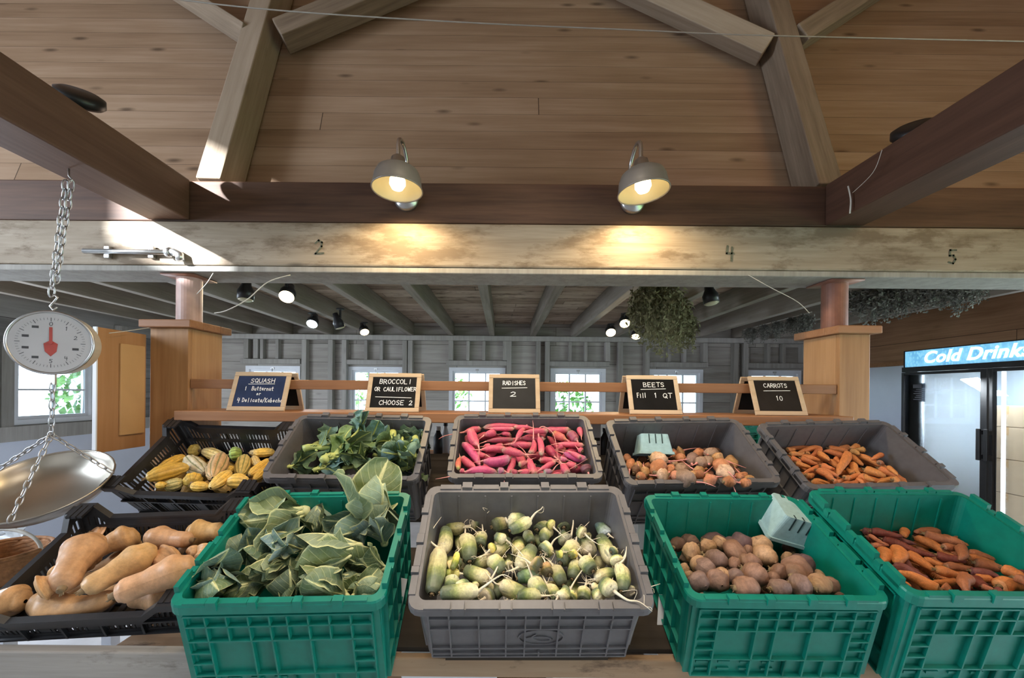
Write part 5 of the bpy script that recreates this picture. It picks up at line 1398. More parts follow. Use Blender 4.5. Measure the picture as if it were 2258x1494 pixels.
class Pile:
    """Vegetables of one crate: each is laid on the pile and lifted towards the aisle until it rests on those under it."""
    def __init__(s, crate, kind, ox, oy, sc, soft=0.80, maxlift=0.05):
        s.c, s.kind, s.ox, s.oy, s.sc, s.soft, s.maxlift = crate, kind, ox, oy, sc, soft, maxlift
        s.items, s.sp = [], []
    def px(s, x, y): return s.ox + x*s.sc, s.oy + y*s.sc
    def spheres(s, h, t, r):
        k = max(2, int((t - h).length / (r * 1.1)) + 1)
        ax = (t - h).normalized()
        a, b_ = h + ax*r*0.55, t - ax*r*0.55
        return [(a.lerp(b_, i/(k-1)), r) for i in range(k)]
    def lay(s, h, t, r, lift=True):
        d = 0.0
        nrm = (s.c.n * 0.75 + (EYE - h).normalized() * 0.6).normalized()
        if s.sp and lift:
            A = np.array([tuple(p) for p, _ in s.sp]); RR = np.array([q for _, q in s.sp])
            while d < s.maxlift:
                f = 1 - d
                ok = True
                for p, q in s.spheres(EYE + (h - EYE)*f, EYE + (t - EYE)*f, r*f):
                    dist = np.sqrt(((A - np.array(tuple(p)))**2).sum(1))
                    if (dist < (RR + q) * s.soft).any(): ok = False; break
                if ok: break
                d += 0.004
        f = 1 - d
        h, t, r = EYE + (h - EYE)*f, EYE + (t - EYE)*f, r*f
        s.sp += s.spheres(h, t, r)
        return h, t, r, f
    def keep_in(s, h, t, r, zmin=-0.9):
        """Nudge an item back inside the crate walls."""
        W, L = s.c.W/2 - 0.026 - r*0.75, s.c.L
        out = []
        for p in (h, t):
            u, v, n = s.c.local(p)
            u = max(-W, min(W, u)) if n < 0.0 else u
            v = max(0.026 + r*0.75, min(L - 0.026 - r*0.75, v)) if n < 0 else v
            out.append(s.c.o + s.c.u*u + s.c.v*v + s.c.n*n)
        return out[0], out[1]
    def add(s, x0, y0, x1, y1, w, color=(1, 1, 1), variant=None, roll=None, tail=None, look='', kind=None, tilt=0.0, keep=True, drop=0.0, lift=True, note=None):
        h, t = s.c.hit(*s.px(x0, y0), dz=-drop), s.c.hit(*s.px(x1, y1), dz=-drop)
        t = t + s.c.n * tilt
        r = w * s.sc / 2 * ((h.y + t.y)/2) / F
        if keep: h, t = s.keep_in(h, t, r)
        if (t - h).length < r * 1.1: t = h + ((t - h) if (t - h).length > 1e-4 else s.c.v).normalized() * r * 1.1
        h, t, r, f = s.lay(h, t, r, lift)
        if keep: h, t = s.keep_in(h, t, r)
        s.items.append(dict(h=h, t=t, r=r, f=f, color=color, variant=variant, roll=roll, tail=tail, look=look, kind=kind or s.kind, note=note))
    def filler(s, count, w, length, colors, depth, seed, looks=None):
        rnd = random.Random(seed)
        n_ = int(math.sqrt(count * s.c.W / s.c.L)) + 1; m_ = max(1, round(count / n_))
        for i in range(n_):
            for j in range(m_):
                u = (-0.40 + 0.80*(i + rnd.uniform(.3, .7))/n_) * s.c.W; v = (0.13 + 0.74*(j + rnd.uniform(.3, .7))/m_) * s.c.L
                a = rnd.uniform(0, 2*PI); L = length * rnd.uniform(.85, 1.1)
                z = s.c.zf + (s.c.zb - s.c.zf) * v / s.c.L - depth
                ctr = s.c.o + s.c.u*u + s.c.v*v + s.c.n*z
                d = (s.c.u*math.cos(a) + s.c.v*math.sin(a)) * L/2
                h, t = s.keep_in(ctr - d, ctr + d, w/2)
                if (t - h).length < w * 0.6: h = t - d.normalized() * w * 0.6
                h, t, r, f = s.lay(h, t, w/2, False)
                s.items.append(dict(h=h, t=t, r=r, f=1, color=rnd.choice(colors), variant=None, roll=None, tail=None, look='', kind=s.kind, note='buried'))
    def make(s, noun, cat, crate_phrase, group, rows, tailmat=None, hair=False, rootname='root_tail'):
        vis = [q for q in s.items]
        for q in vis:
            mid = (q['h'] + q['t']) / 2
            q['uvn'] = s.c.local(mid)
        # rows from the front rim to the back, left to right
        order = sorted(vis, key=lambda q: q['uvn'][1])
        per = math.ceil(len(order) / rows)
        for ri in range(rows):
            row = sorted(order[ri*per:(ri + 1)*per], key=lambda q: q['uvn'][0])
            rn = 'front row' if ri == 0 else 'back row' if ri == rows - 1 else '%s row' % ords[ri]
            for k, q in enumerate(row):
                look = q['look'] + ' ' if q['look'] else ''
                q['label'] = '%s%s, %s from left in %s of %s' % (look, noun if q['note'] != 'buried' else 'half-buried ' + noun, ords[k], rn, crate_phrase)
        for i, q in enumerate(vis):
            h, t, r = q['h'], q['t'], q['r']
            ax = t - h; L = ax.length; ax.normalize()
            up = (EYE - h).normalized(); sy = up.cross(ax).normalized(); sz = ax.cross(sy)
            roll = q['roll'] if q['roll'] is not None else VR.uniform(0, 2*PI)
            B = Matrix(((ax.x, sy.x, sz.x, h.x), (ax.y, sy.y, sz.y, h.y), (ax.z, sy.z, sz.z, h.z), (0, 0, 0, 1))) @ Matrix.Rotation(roll, 4, 'X')
            th = thing(noun.replace(' ', '_'), q['label'], cat, group=group, mat=B)
            mesh_list = VM[q['kind']]
            v = q['variant'] if q['variant'] is not None else VR.randrange(len(mesh_list))
            c = q['color']; j = VR.uniform(.80, 1.04)
            c = tuple(min(1.3, x * j) for x in c)
            me = mesh_list[v]
            put(me, me.name.split('.')[0], th, Matrix.Diagonal((L, r, r, 1)), c)
            if s.kind in SM:
                sm = SM['delicata' if s.kind.startswith('delicata') else s.kind]
                lm = Matrix.Diagonal((r, r, r, 1))
                if s.kind == 'butternut': lm = Matrix.Translation((L, 0, 0)) @ Matrix.Rotation(PI, 4, 'Z') @ lm
                put(sm, sm.name.split('.')[0], th, lm)
            if tailmat is not None and q['note'] != 'buried':
                Bi = B.inverted()
                if q['tail']:
                    pts = [Vector((L*0.97, 0, 0))]
                    n_ = len(q['tail'])
                    for a, (x, y) in enumerate(q['tail']):
                        p = s.c.hit(*s.px(x, y)); p = EYE + (p - EYE) * (q['f'] - 0.012 - 0.010 * (a + 1) / n_)
                        pts.append(Bi @ p)
                else:
                    l2 = r * VR.uniform(1.5, 3.5); a = VR.uniform(-1, 1)
                    pts = [Vector((L*0.97, 0, 0)), Vector((L + l2*0.4, a*l2*0.15, r*0.2)), Vector((L + l2, a*l2*0.5, r*VR.uniform(-.2, .9)))]
                cv = curve(pts, 6)
                mb = MB(); n_ = len(cv)
                r0 = min(0.0048, r*0.32)
                mb.tube(cv, [max(0.0005, r0 * (1 - 0.92*(k/(n_-1))**0.55)) for k in range(n_)], 6)
                if hair:
                    for _ in range(VR.randrange(2, 6)):
                        k = VR.randrange(1, n_ - 1); p = cv[k]; d = Vector((VR.gauss(.3, 1), VR.gauss(0, 1), VR.gauss(0.2, 1))).normalized()
                        ln = r * VR.uniform(0.6, 1.6); e = Vector((VR.gauss(0, 1), VR.gauss(0, 1), VR.gauss(0, 1))) * ln * 0.25
                        mb.tube(curve([p, p + d*ln*0.5 + e, p + d*ln], 3), 0.00055, 4)
                mb.build(rootname, tailmat, th, smooth=True)
def rows_of(txt): return [[float(v) for v in q.split()] for q in txt.replace('\n', ' ').split(';') if q.strip()]
OFFW = (1, 1, 1)

# ---- pink radishes (upper middle crate)
c_rad.plane(-0.028, -0.036)
pl = Pile(c_rad, 'radish', 940, 880, .186)
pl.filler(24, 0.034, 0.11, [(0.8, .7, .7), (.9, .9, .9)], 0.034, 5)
T_ = {1: [(1250, 215), (1325, 182)], 2: [(230, 430), (150, 468)], 19: [(1335, 350), (1400, 325), (1500, 400), (1545, 560), (1562, 720)], 20: [(1270, 360), (1262, 250)], 24: [(560, 595), (530, 585)],
      31: [(925, 960), (935, 1015)], 32: [(1150, 600), (1085, 545)], 40: [(280, 915), (110, 945)], 43: [(1540, 790), (1610, 735)], 47: [(1750, 800), (1920, 700)]}
for i, e in enumerate(rows_of("""680 300 1180 240 70;645 345 290 390 75;1040 310 1250 265 60;1040 350 740 345 50;1700 360 1390 320 90;1690 390 1790 490 110;1885 280 1840 440 65;820 380 680 430 90;1160 345 1060 490 62;1440 375 1160 385 72;
 1500 400 1665 480 88;1400 470 1120 460 85;1030 480 700 500 62;530 365 620 550 112;480 430 500 510 62;1000 420 880 410 56;1260 545 980 530 76;1880 545 1540 525 66;1365 660 1330 440 72;1230 640 1270 470 76;
 1430 570 1520 680 100;760 550 680 560 56;910 540 780 570 52;950 600 640 600 86;900 600 1180 660 92;410 520 640 800 96;600 640 710 660 72;990 700 660 730 126;420 690 600 820 92;380 830 400 680 60;
 1040 670 960 900 76;1290 910 1210 690 96;1100 780 1200 740 72;1340 720 1530 720 76;1530 740 1330 850 62;1955 715 1620 630 92;1830 690 1700 620 62;1780 800 1640 770 92;1680 900 1600 760 86;840 875 430 880 92;
 850 840 930 900 82;1090 870 1240 850 76;1395 875 1500 850 78;1870 800 1960 870 125;1240 900 1200 925 52;1000 860 1090 880 82;1500 900 1600 880 46;400 850 450 900 62;1590 690 1680 720 56;1620 570 1560 590 62;1850 620 1800 590 72"""), 1):
    look = {1: 'long', 5: 'thick arched', 6: 'grey scurfy', 14: 'plump bright pink', 26: 'bright magenta', 28: 'fat magenta pale-ended', 31: 'curved', 36: 'purplish', 40: 'long smooth', 44: 'dark brown-topped', 42: 'pale-ended', 20: 'upright', 19: 'upright long-tailed'}.get(i, '')
    col = {6: (.62, .95, .9), 13: (.55, .6, .6), 15: (.5, .6, .5), 11: (1, 1.5, .75), 30: (1, 1.7, .6), 33: (.8, 1.7, .9), 41: (.6, 1.6, 1.3), 43: (.5, 1.6, 1.2), 44: (.32, .75, .6), 26: (1, .9, 1.5), 28: (.85, .8, 1.2), 36: (.9, .9, 1.5), 40: (1, .95, 1.3), 21: (.75, .5, .7), 46: (.6, .6, .6), 49: (.9, 1.5, 1.6)}.get(i, (1, 1, 1))
    e[4] *= 1.10
    pl.add(*e, color=col, tail=T_.get(i), look=look)
pl.make('pink radish', 'radish', 'pink radish crate', 'pink radishes', 7, M_radtail)

# ---- green radishes (front middle crate)
c_gray.plane(-0.035, -0.11)
pl = Pile(c_gray, 'daikon', 860, 1050, .2972)
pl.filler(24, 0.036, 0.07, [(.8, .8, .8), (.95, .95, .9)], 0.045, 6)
T_ = {1: [(600, 380), (655, 425)], 4: [(800, 215), (720, 272)], 5: [(1080, 270), (1130, 230), (1150, 150)], 7: [(1225, 200), (1190, 150), (1140, 160)], 11: [(1360, 330), (1330, 275)], 15: [(680, 590), (640, 602)], 18: [(380, 640), (378, 760), (340, 875)], 19: [(290, 450), (380, 300)],
      23: [(760, 745), (835, 600), (855, 575)], 26: [(900, 695), (860, 705)], 27: [(1230, 460), (1340, 402)], 28: [(1400, 420), (1480, 335)], 34: [(1745, 580), (1762, 455)], 35: [(1745, 600), (1755, 500)], 36: [(1760, 915), (1850, 930), (1945, 1000)],
      37: [(1880, 835), (2005, 795)], 41: [(1345, 820), (1430, 690), (1535, 575)], 43: [(1040, 700), (980, 580), (885, 480)], 45: [(780, 790), (700, 700)], 48: [(720, 800), (830, 730), (905, 755)], 51: [(850, 920), (820, 975), (920, 905)], 32: [(1380, 560), (1330, 545)]}
for i, e in enumerate(rows_of("""420 270 550 380 100;660 350 600 365 84;755 375 870 320 112;1010 290 870 235 112;890 400 1045 320 92;1090 395 1130 295 108;1290 380 1250 265 112;1540 340 1620 430 92;1560 440 1655 650 116;1430 450 1480 580 122;
 1270 420 1340 470 104;1140 490 1195 400 88;1050 490 1010 410 78;950 480 955 570 104;890 470 750 575 92;675 510 690 420 94;590 630 555 440 128;412 385 385 575 112;265 890 310 530 140;530 620 420 660 82;
 460 690 500 560 50;390 720 520 720 82;550 690 745 765 112;840 710 735 610 114;870 630 900 660 74;1060 520 950 680 124;1120 565 1190 525 118;1265 640 1380 490 118;1230 570 1280 560 54;1285 805 1215 670 102;
 1350 760 1385 630 97;1505 700 1430 610 122;1680 715 1515 765 92;1700 600 1750 615 104;1715 850 1735 650 108;1575 785 1690 970 134;1760 835 1850 860 94;1570 835 1495 800 62;1440 980 1440 830 104;1515 850 1580 960 97;
 1335 975 1340 870 108;1245 980 1170 810 102;1155 955 1055 760 126;945 755 1105 725 102;1035 890 810 800 124;460 865 470 745 112;590 795 490 850 92;365 925 665 850 122;750 880 715 980 140;945 920 1130 965 97;
 940 970 890 960 72;1310 825 1245 905 92;1330 590 1380 560 60;780 440 860 470 78;1170 345 1210 375 72;620 790 640 830 60;780 520 740 545 72;1110 690 1050 650 112;1185 725 1150 650 92;1395 395 1445 425 92;1640 560 1690 540 70"""), 1):
    look = {19: 'large long', 36: 'large pale', 43: 'large pale', 48: 'large smooth', 28: 'large two-toned', 9: 'large dark-topped', 10: 'dull grey-green', 3: 'crown-forward', 8: 'dark bluish', 1: 'dark long-tailed', 34: 'pale upright-rooted', 27: 'pale round', 14: 'yellowish', 49: 'hairy grey-green'}.get(i, '')
    col = {1: (.6, .6, .5), 2: (.5, .5, .55), 3: (.8, .72, .7), 8: (.55, .7, 1.1), 10: (.62, .62, .75), 11: (.62, .65, .8), 14: (1.15, 1.1, .9), 20: (1.2, 1.1, .9), 21: (1.25, 1.2, .5), 22: (1.1, 1.1, .6), 27: (1.5, 1.4, 1.6), 29: (1.5, 1.2, .6), 30: (.75, .75, .8), 34: (1.5, 1.4, 1.6), 37: (1.4, 1.35, 1.6), 38: (1.3, 1.25, 1.3), 41: (1.3, 1.25, 1.0), 44: (.7, .95, 1.0), 46: (.95, 1.05, 1.2), 47: (.95, 1.05, 1.1), 49: (.8, .8, .95), 50: (.8, .85, .7), 53: (1.4, 1.2, .6), 55: (1.2, 1.15, .7), 57: (1.4, 1.2, .6), 58: (.7, .55, .5), 59: (.8, .55, .5)}.get(i, (1, 1, 1))
    pl.add(*e, color=col, tail=T_.get(i), look=look)
pl.make('green radish', 'radish', 'green radish crate', 'green radishes', 7, M_dtail, True)

# ---- orange carrots (upper right crate)
c_car.plane(-0.045, -0.115)
pl = Pile(c_car, 'carrot', 1640, 890, .2126, soft=0.72)
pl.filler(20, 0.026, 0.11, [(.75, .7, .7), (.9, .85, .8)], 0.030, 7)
for i, e in enumerate(rows_of("""660 430 410 430 58;1030 400 900 390 80;1190 440 1060 420 64;830 410 1090 490 72;1250 480 1160 470 62;760 415 560 510 62;480 520 630 500 54;800 470 690 540 54;680 515 640 518 40;580 555 800 590 64;
 590 560 770 620 66;490 560 600 600 58;1040 540 820 490 66;780 500 890 590 66;1080 505 975 745 84;960 560 1010 620 58;1100 540 1240 640 66;1180 530 1500 660 62;1435 525 1320 580 54;1400 610 1430 595 55;
 540 610 700 660 62;820 640 620 720 62;800 640 950 680 66;900 590 970 660 66;1120 730 1060 680 62;1120 620 1220 740 78;1250 680 1480 760 94;1400 670 1690 800 88;1210 740 930 820 58;760 690 940 800 84;
 800 670 990 760 62;640 740 730 730 62;720 790 900 830 48;700 810 860 840 52;1230 750 1300 835 90;1195 780 1235 835 68;1180 810 1010 830 48;1500 800 1300 800 64;1620 790 1380 820 64;1550 790 1695 810 94;
 1500 650 1600 740 48;930 790 1010 800 62;1040 760 1100 750 62;1260 740 1360 800 54;450 470 540 470 58;1120 480 1200 530 62"""), 1):
    look = {15: 'bright thick', 2: 'pale round-ended', 18: 'long curved', 27: 'plump', 28: 'long plump', 29: 'slim', 1: 'shaded', 5: 'tan', 46: 'tan', 35: 'blunt'}.get(i, 'orange')
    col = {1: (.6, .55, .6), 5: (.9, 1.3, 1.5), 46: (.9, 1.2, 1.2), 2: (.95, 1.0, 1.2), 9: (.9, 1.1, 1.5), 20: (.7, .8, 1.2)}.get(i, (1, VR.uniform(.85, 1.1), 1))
    pl.add(*e, color=col, look=look)
pl.make('carrot', 'carrot', 'orange carrot crate', 'orange carrots', 6)

# ---- purple and orange carrots (lower right crate)
c_pcar.plane(-0.045, -0.130)
PU, DR, OR, BR, PK = (.30, .24, .6), (.32, .20, .42), (.92, .85, .8), (.58, .55, .75), (.9, .85, 1.5)
pl = Pile(c_pcar, 'carrot', 1760, 1060, .2905, soft=0.72)
pl.filler(24, 0.030, 0.12, [BR, PU, DR, OR], 0.034, 8)
cm = {'p': PU, 'd': DR, 'o': OR, 'b': BR, 'k': PK}
nm = {'p': 'purple', 'd': 'dark red-purple', 'o': 'orange', 'b': 'brownish', 'k': 'pinkish'}
for q in """400 300 440 312 60 b;490 340 720 340 62 d;770 295 775 360 98 p;800 365 810 425 62 o;1010 350 880 390 74 b;460 350 900 480 66 p;500 330 800 420 60 d;960 400 1280 490 84 b;890 430 1200 590 68 o;1090 420 1310 490 58 o;
 1290 440 1180 430 44 b;640 440 1050 570 68 d;520 420 640 470 44 p;540 410 660 480 34 k;560 490 690 490 44 k;1100 500 1260 500 62 b;1240 500 1220 600 72 b;640 530 650 625 96 o;740 515 740 625 100 o;830 550 1050 690 78 o;
 1050 560 1280 620 72 d;950 600 1130 640 58 o;1290 540 1580 600 64 b;1290 580 1500 620 60 o;1120 650 1330 660 64 b;780 600 920 690 74 p;720 650 1000 740 88 p;1340 620 1600 680 84 b;1560 660 1720 740 84 o;1310 680 1540 740 74 p;
 1040 670 1290 720 78 o;1070 820 730 690 88 o;760 730 860 800 44 o;1200 755 1000 770 54 o;1270 720 1285 850 94 b;1310 740 1480 840 92 d;1340 730 1510 780 72 o;1390 800 1500 830 44 k;1080 820 1180 860 84 b;900 850 1000 850 44 o;
 840 830 890 850 62 b;1530 800 1720 770 114 o;1500 830 1580 845 64 d;1600 850 1720 850 46 o;1640 730 1790 790 70 b;1760 820 1900 800 80 o;1700 690 1850 740 60 p""".split(';'):
    p = q.split(); e = [float(v) for v in p[:5]]
    pl.add(*e, color=cm[p[5]], look=nm[p[5]])
pl.make('carrot', 'carrot', 'purple carrot crate', 'purple and orange carrots', 6)

# ---- small beets (upper crate) and dark beets (lower crate)
BC_ = {'o': (.56, .27, .145), 'p': (.32, .225, .20), 'y': (.55, .36, .18), 'w': (.66, .50, .37), 'd': (.18, .10, .065), 'g': (.38, .29, .235), 'k': (.62, .30, .20)}
BN_ = {'o': 'orange-brown', 'p': 'purplish grey', 'y': 'golden tan', 'w': 'pale', 'd': 'dark brown', 'g': 'grey', 'k': 'pinkish'}
def beets(pl, txt, elong):
    for q in txt.split(';'):
        p = q.split(); x, y, d = (float(v) for v in p[:3])
        a = VR.uniform(0, 2*PI); k = d * elong * 0.5
        if len(p) > 4: a = math.radians(float(p[4])); k = d * 0.62
        pl.add(x - k*math.cos(a), y - k*math.sin(a)*0.8, x + k*math.cos(a), y + k*math.sin(a)*0.8, d, color=BC_[p[3]], look=('large ' if d > 158 else '') + BN_[p[3]], tilt=VR.uniform(-.012, .012))
c_beet.plane(-0.030, -0.150)
pl = Pile(c_beet, 'beet', 1320, 890, .2037, soft=0.84)
pl.filler(16, 0.034, 0.034, [BC_['o'], BC_['d'], BC_['g']], 0.034, 10)
beets(pl, """310 590 90 o;350 650 110 o;430 675 100 y;400 720 90 d;540 670 85 o;500 735 100 y;870 480 120 y;1130 470 110 d;1250 490 100 d;1200 520 140 g;800 560 110 o;660 600 170 w 10;890 600 120 o;820 640 80 w;1080 530 100 o;1020 590 122 p;
 1110 640 132 g;1180 630 112 g;1290 600 140 y;1470 640 150 y;640 690 165 o;890 710 130 g;970 690 112 g;780 700 90 o;1325 690 170 o;1085 725 122 y;1195 750 112 k;1160 790 90 y;1500 740 90 d;1420 690 80 d;1090 820 132 o;1000 780 92 y;
 700 780 160 w;830 785 126 k;735 835 124 o;960 830 190 g 15;1370 750 176 w;1210 840 124 k;1310 830 132 o;1430 870 122 o;1560 790 112 o;1640 830 102 y;1540 830 92 o;1600 870 102 o;470 800 100 o;580 810 102 y;430 840 92 y;560 850 84 o""", 0.92)
pl.make('beet', 'beet', 'small beet crate', 'small beets', 7, M_radtail)
c_beet2.plane(-0.040, -0.150)
pl = Pile(c_beet2, 'beet', 1400, 1050, .2972, soft=0.84)
pl.filler(18, 0.05, 0.05, [BC_['d'], BC_['p'], BC_['g']], 0.048, 11)
D2 = {'b': (.30, .195, .155), 'v': (.155, .11, .135), 't': (.50, .36, .24), 'd': (.13, .085, .07), 'g': (.27, .20, .19)}
N2 = {'b': 'brown', 'v': 'dusky purple', 't': 'tan', 'd': 'dark', 'g': 'grey-brown'}
for q in """350 410 134 d;555 430 165 v;730 415 155 v;700 485 92 v;850 460 112 d;320 500 100 d;430 490 100 d;1270 540 80 d;415 560 148 t;540 525 128 t;635 490 104 t 40;745 560 152 b 60;840 550 92 b;1130 610 112 t;1255 640 110 v;1380 650 158 v 30;
 975 590 165 t 40;940 510 150 t;610 620 165 g 20;740 650 112 b;860 640 150 b 10;470 650 132 t;525 680 145 g 45;1070 720 152 b;1240 700 195 b;410 740 82 t;900 735 192 b 30;650 730 102 t;750 750 132 g;370 680 72 t;1030 750 84 b;1380 740 92 t;640 820 182 b 60;
 490 810 172 g 50;850 850 182 b 10;1085 840 142 g;1245 830 188 g 20;1490 810 142 b;1400 815 158 t;1520 890 62 d""".split(';'):
    p = q.split(); x, y, d = (float(v) for v in p[:3])
    a = math.radians(float(p[4])) if len(p) > 4 else VR.uniform(0, 2*PI); k = d * (0.60 if len(p) > 4 else 0.47)
    pl.add(x - k*math.cos(a), y - k*math.sin(a)*0.8, x + k*math.cos(a), y + k*math.sin(a)*0.8, d * (0.94 if len(p) > 4 else 1), color=D2[p[3]], look=('large ' if d > 165 else '') + N2[p[3]])
pl.make('beet', 'beet', 'dark beet crate', 'dark beets', 6)

# ---- butternut squash (lower left)
c_butt.plane(-0.052, -0.085)
pl = Pile(c_butt, 'butternut', 0, 1050, .2972, soft=0.80, maxlift=0.07)
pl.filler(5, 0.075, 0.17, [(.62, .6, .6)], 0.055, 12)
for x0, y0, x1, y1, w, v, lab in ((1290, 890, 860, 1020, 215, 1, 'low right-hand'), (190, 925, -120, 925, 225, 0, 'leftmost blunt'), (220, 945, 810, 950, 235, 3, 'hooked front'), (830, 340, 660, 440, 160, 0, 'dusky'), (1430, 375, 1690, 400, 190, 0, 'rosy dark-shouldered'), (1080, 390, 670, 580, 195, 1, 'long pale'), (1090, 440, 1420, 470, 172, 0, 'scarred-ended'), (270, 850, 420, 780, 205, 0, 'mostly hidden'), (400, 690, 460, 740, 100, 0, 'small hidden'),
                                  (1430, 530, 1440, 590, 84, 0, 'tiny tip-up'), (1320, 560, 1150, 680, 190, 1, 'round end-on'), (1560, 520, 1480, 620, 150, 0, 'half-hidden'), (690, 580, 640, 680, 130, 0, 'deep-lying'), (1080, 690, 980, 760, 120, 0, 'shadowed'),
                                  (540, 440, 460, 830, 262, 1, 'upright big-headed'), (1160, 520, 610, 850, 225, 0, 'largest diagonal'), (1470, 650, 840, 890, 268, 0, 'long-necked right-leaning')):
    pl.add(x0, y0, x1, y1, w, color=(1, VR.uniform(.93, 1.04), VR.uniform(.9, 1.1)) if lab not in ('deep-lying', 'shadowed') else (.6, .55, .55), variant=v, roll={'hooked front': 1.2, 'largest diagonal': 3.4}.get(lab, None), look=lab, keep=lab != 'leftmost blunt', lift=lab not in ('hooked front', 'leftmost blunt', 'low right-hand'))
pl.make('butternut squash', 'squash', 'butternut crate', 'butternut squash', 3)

# ---- striped delicata squash (upper left)
c_del.plane(-0.040, -0.150)
pl = Pile(c_del, 'delicata', 200, 860, .2126, soft=0.82)
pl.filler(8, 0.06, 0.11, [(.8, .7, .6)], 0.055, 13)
for x0, y0, x1, y1, w, k, col, lab in ((1120, 625, 940, 620, 130, 0, (.92, 1, .8), 'olive end-facing'), (1370, 700, 1180, 610, 118, 0, (1, 1.08, 1.6), 'pale striped'), (1440, 670, 1570, 650, 145, 1, (.6, .95, .5), 'round green-striped'), (1690, 590, 1920, 590, 86, 0, (.95, 1, 1.7), 'pale back-corner'), (1690, 650, 1910, 640, 96, 0, (1.05, .95, .6), 'bright yellow'), (1690, 690, 1740, 790, 76, 0, (1, 1.05, 1.7), 'pale slim'),
                                       (970, 680, 630, 820, 105, 0, (1, .9, .55), 'orange-yellow waisted'), (1400, 850, 1490, 800, 86, 0, (1, .95, .6), 'small yellow'), (1650, 880, 1860, 720, 112, 0, (1.05, .9, .55), 'orange slanting'), (1690, 930, 1840, 800, 76, 0, (1.05, .9, .55), 'slim orange'), (1360, 680, 1270, 910, 185, 1, (.92, .72, .8), 'big tan green-striped'), (1180, 860, 1010, 700, 172, 1, (1, 1.05, 1.7), 'cream stem-forward'),
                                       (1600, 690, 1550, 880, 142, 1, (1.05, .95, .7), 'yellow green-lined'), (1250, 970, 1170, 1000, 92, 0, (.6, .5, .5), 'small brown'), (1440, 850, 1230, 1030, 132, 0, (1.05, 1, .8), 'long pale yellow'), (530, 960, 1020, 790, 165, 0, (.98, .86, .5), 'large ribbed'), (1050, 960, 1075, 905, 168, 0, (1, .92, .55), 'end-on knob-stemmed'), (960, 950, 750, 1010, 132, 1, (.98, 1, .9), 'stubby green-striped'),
                                       (620, 1045, 730, 1035, 76, 0, (1, .9, .5), 'low front-left'), (990, 1055, 1190, 1040, 105, 0, (1.02, .92, .6), 'low front-centre'), (1380, 1000, 1740, 960, 150, 0, (1.05, .98, .75), 'large pale ribbed')):
    pl.add(x0, y0, x1, y1, w, color=col, kind='delicata_green' if k else None, look=lab)
pl.make('delicata squash', 'squash', 'striped squash crate', 'delicata squash', 3)

# ---- pulp boxes
def pulp_box(M, w, d, h, label):
    t = thing('pulp_box', label, 'box', mat=M, group='pulp berry boxes')
    th = 0.0035; tp = 0.012
    A = [rrect(w, d, 0.008, 0, y0=-d/2), rrect(w - 2*tp, d - 2*tp, 0.012, h, y0=-d/2 + tp)]
    Bq = [rrect(w - 2*tp - 2*th, d - 2*tp - 2*th, 0.010, h - th, y0=-d/2 + tp + th), rrect(w - 2*th, d - 2*th, 0.006, 0, y0=-d/2 + th)]
    vs = [p for L in A + Bq for p in L]; n = len(A[0]); fs = []
    for a, b_ in ((0, 1), (2, 3), (3, 0)):
        for j in range(n): fs.append((a*n+j, a*n+(j+1) % n, b_*n+(j+1) % n, b_*n+j))
    fs += [tuple(n + j for j in range(n)), tuple(2*n + j for j in range(n - 1, -1, -1))]
    m = MB(); m.add(vs, fs); m.build('tray', M_pulp, t)
    m = MB(); lo = rrect(w + 0.008, d + 0.008, 0.010, 0.0, y0=-d/2 - 0.004); hi = rrect(w + 0.006, d + 0.006, 0.010, 0.010, y0=-d/2 - 0.003)
    vs = lo + hi + rrect(w - 0.004, d - 0.004, 0.008, 0.010, y0=-d/2 + 0.002) + rrect(w - 0.004, d - 0.004, 0.008, 0.0, y0=-d/2 + 0.002)
    m.add(vs, [(a*n+j, a*n+(j+1) % n, ((a+1) % 4)*n+(j+1) % n, ((a+1) % 4)*n+j) for a in range(4) for j in range(n)]); m.build('lip', M_pulp, t)
    m = MB()
    for k in (-1, 0, 1):
        for sg in (-1, 1):
            x = k * w * 0.19
            y1 = sg * (d/2 - tp * 0.97 + 0.0006)
            y0 = sg * (d/2 - tp * 0.55 + 0.0006)
            m.hexa([(x - .0018, y0 - .001, h*0.52), (x + .0018, y0 - .001, h*0.52), (x + .0018, y0 + .001, h*0.52), (x - .0018, y0 + .001, h*0.52)],
                   [(x - .0018, y1 - .001, h*0.985), (x + .0018, y1 - .001, h*0.985), (x + .0018, y1 + .001, h*0.985), (x - .0018, y1 + .001, h*0.985)])
            m.box((x - .0018, min(sg*(d/2 - tp - 0.014), sg*(d/2 - tp)), h - 0.001), (x + .0018, max(sg*(d/2 - tp - 0.014), sg*(d/2 - tp)), h + 0.0006))
    m.build('vent_slits', M_slit, t)
    return t
p0, p1 = c_beet.hit(1440, 1003, 0.022), c_beet2.hit(1720, 1165, 0.05)
def frame(o, x, z):
    x = x.normalized(); z = (z - x * z.dot(x)).normalized(); y = z.cross(x)
    return Matrix(((x.x, y.x, z.x, o.x), (x.y, y.y, z.y, o.y), (x.z, y.z, z.z, o.z), (0, 0, 0, 1)))
pulp_box(frame(p0, c_beet.u - c_beet.v*0.10 + c_beet.n*0.04, Vector((-0.05, 0.25, 1))), 0.125, 0.105, 0.078, 'pale blue pulp box lying upside down on the small beets')
pulp_box(frame(p1, Vector((1, -0.05, -0.27)), Vector((0.35, -0.45, 0.75))), 0.125, 0.125, 0.085, 'pale blue pulp box tipped on its side on the dark beets')

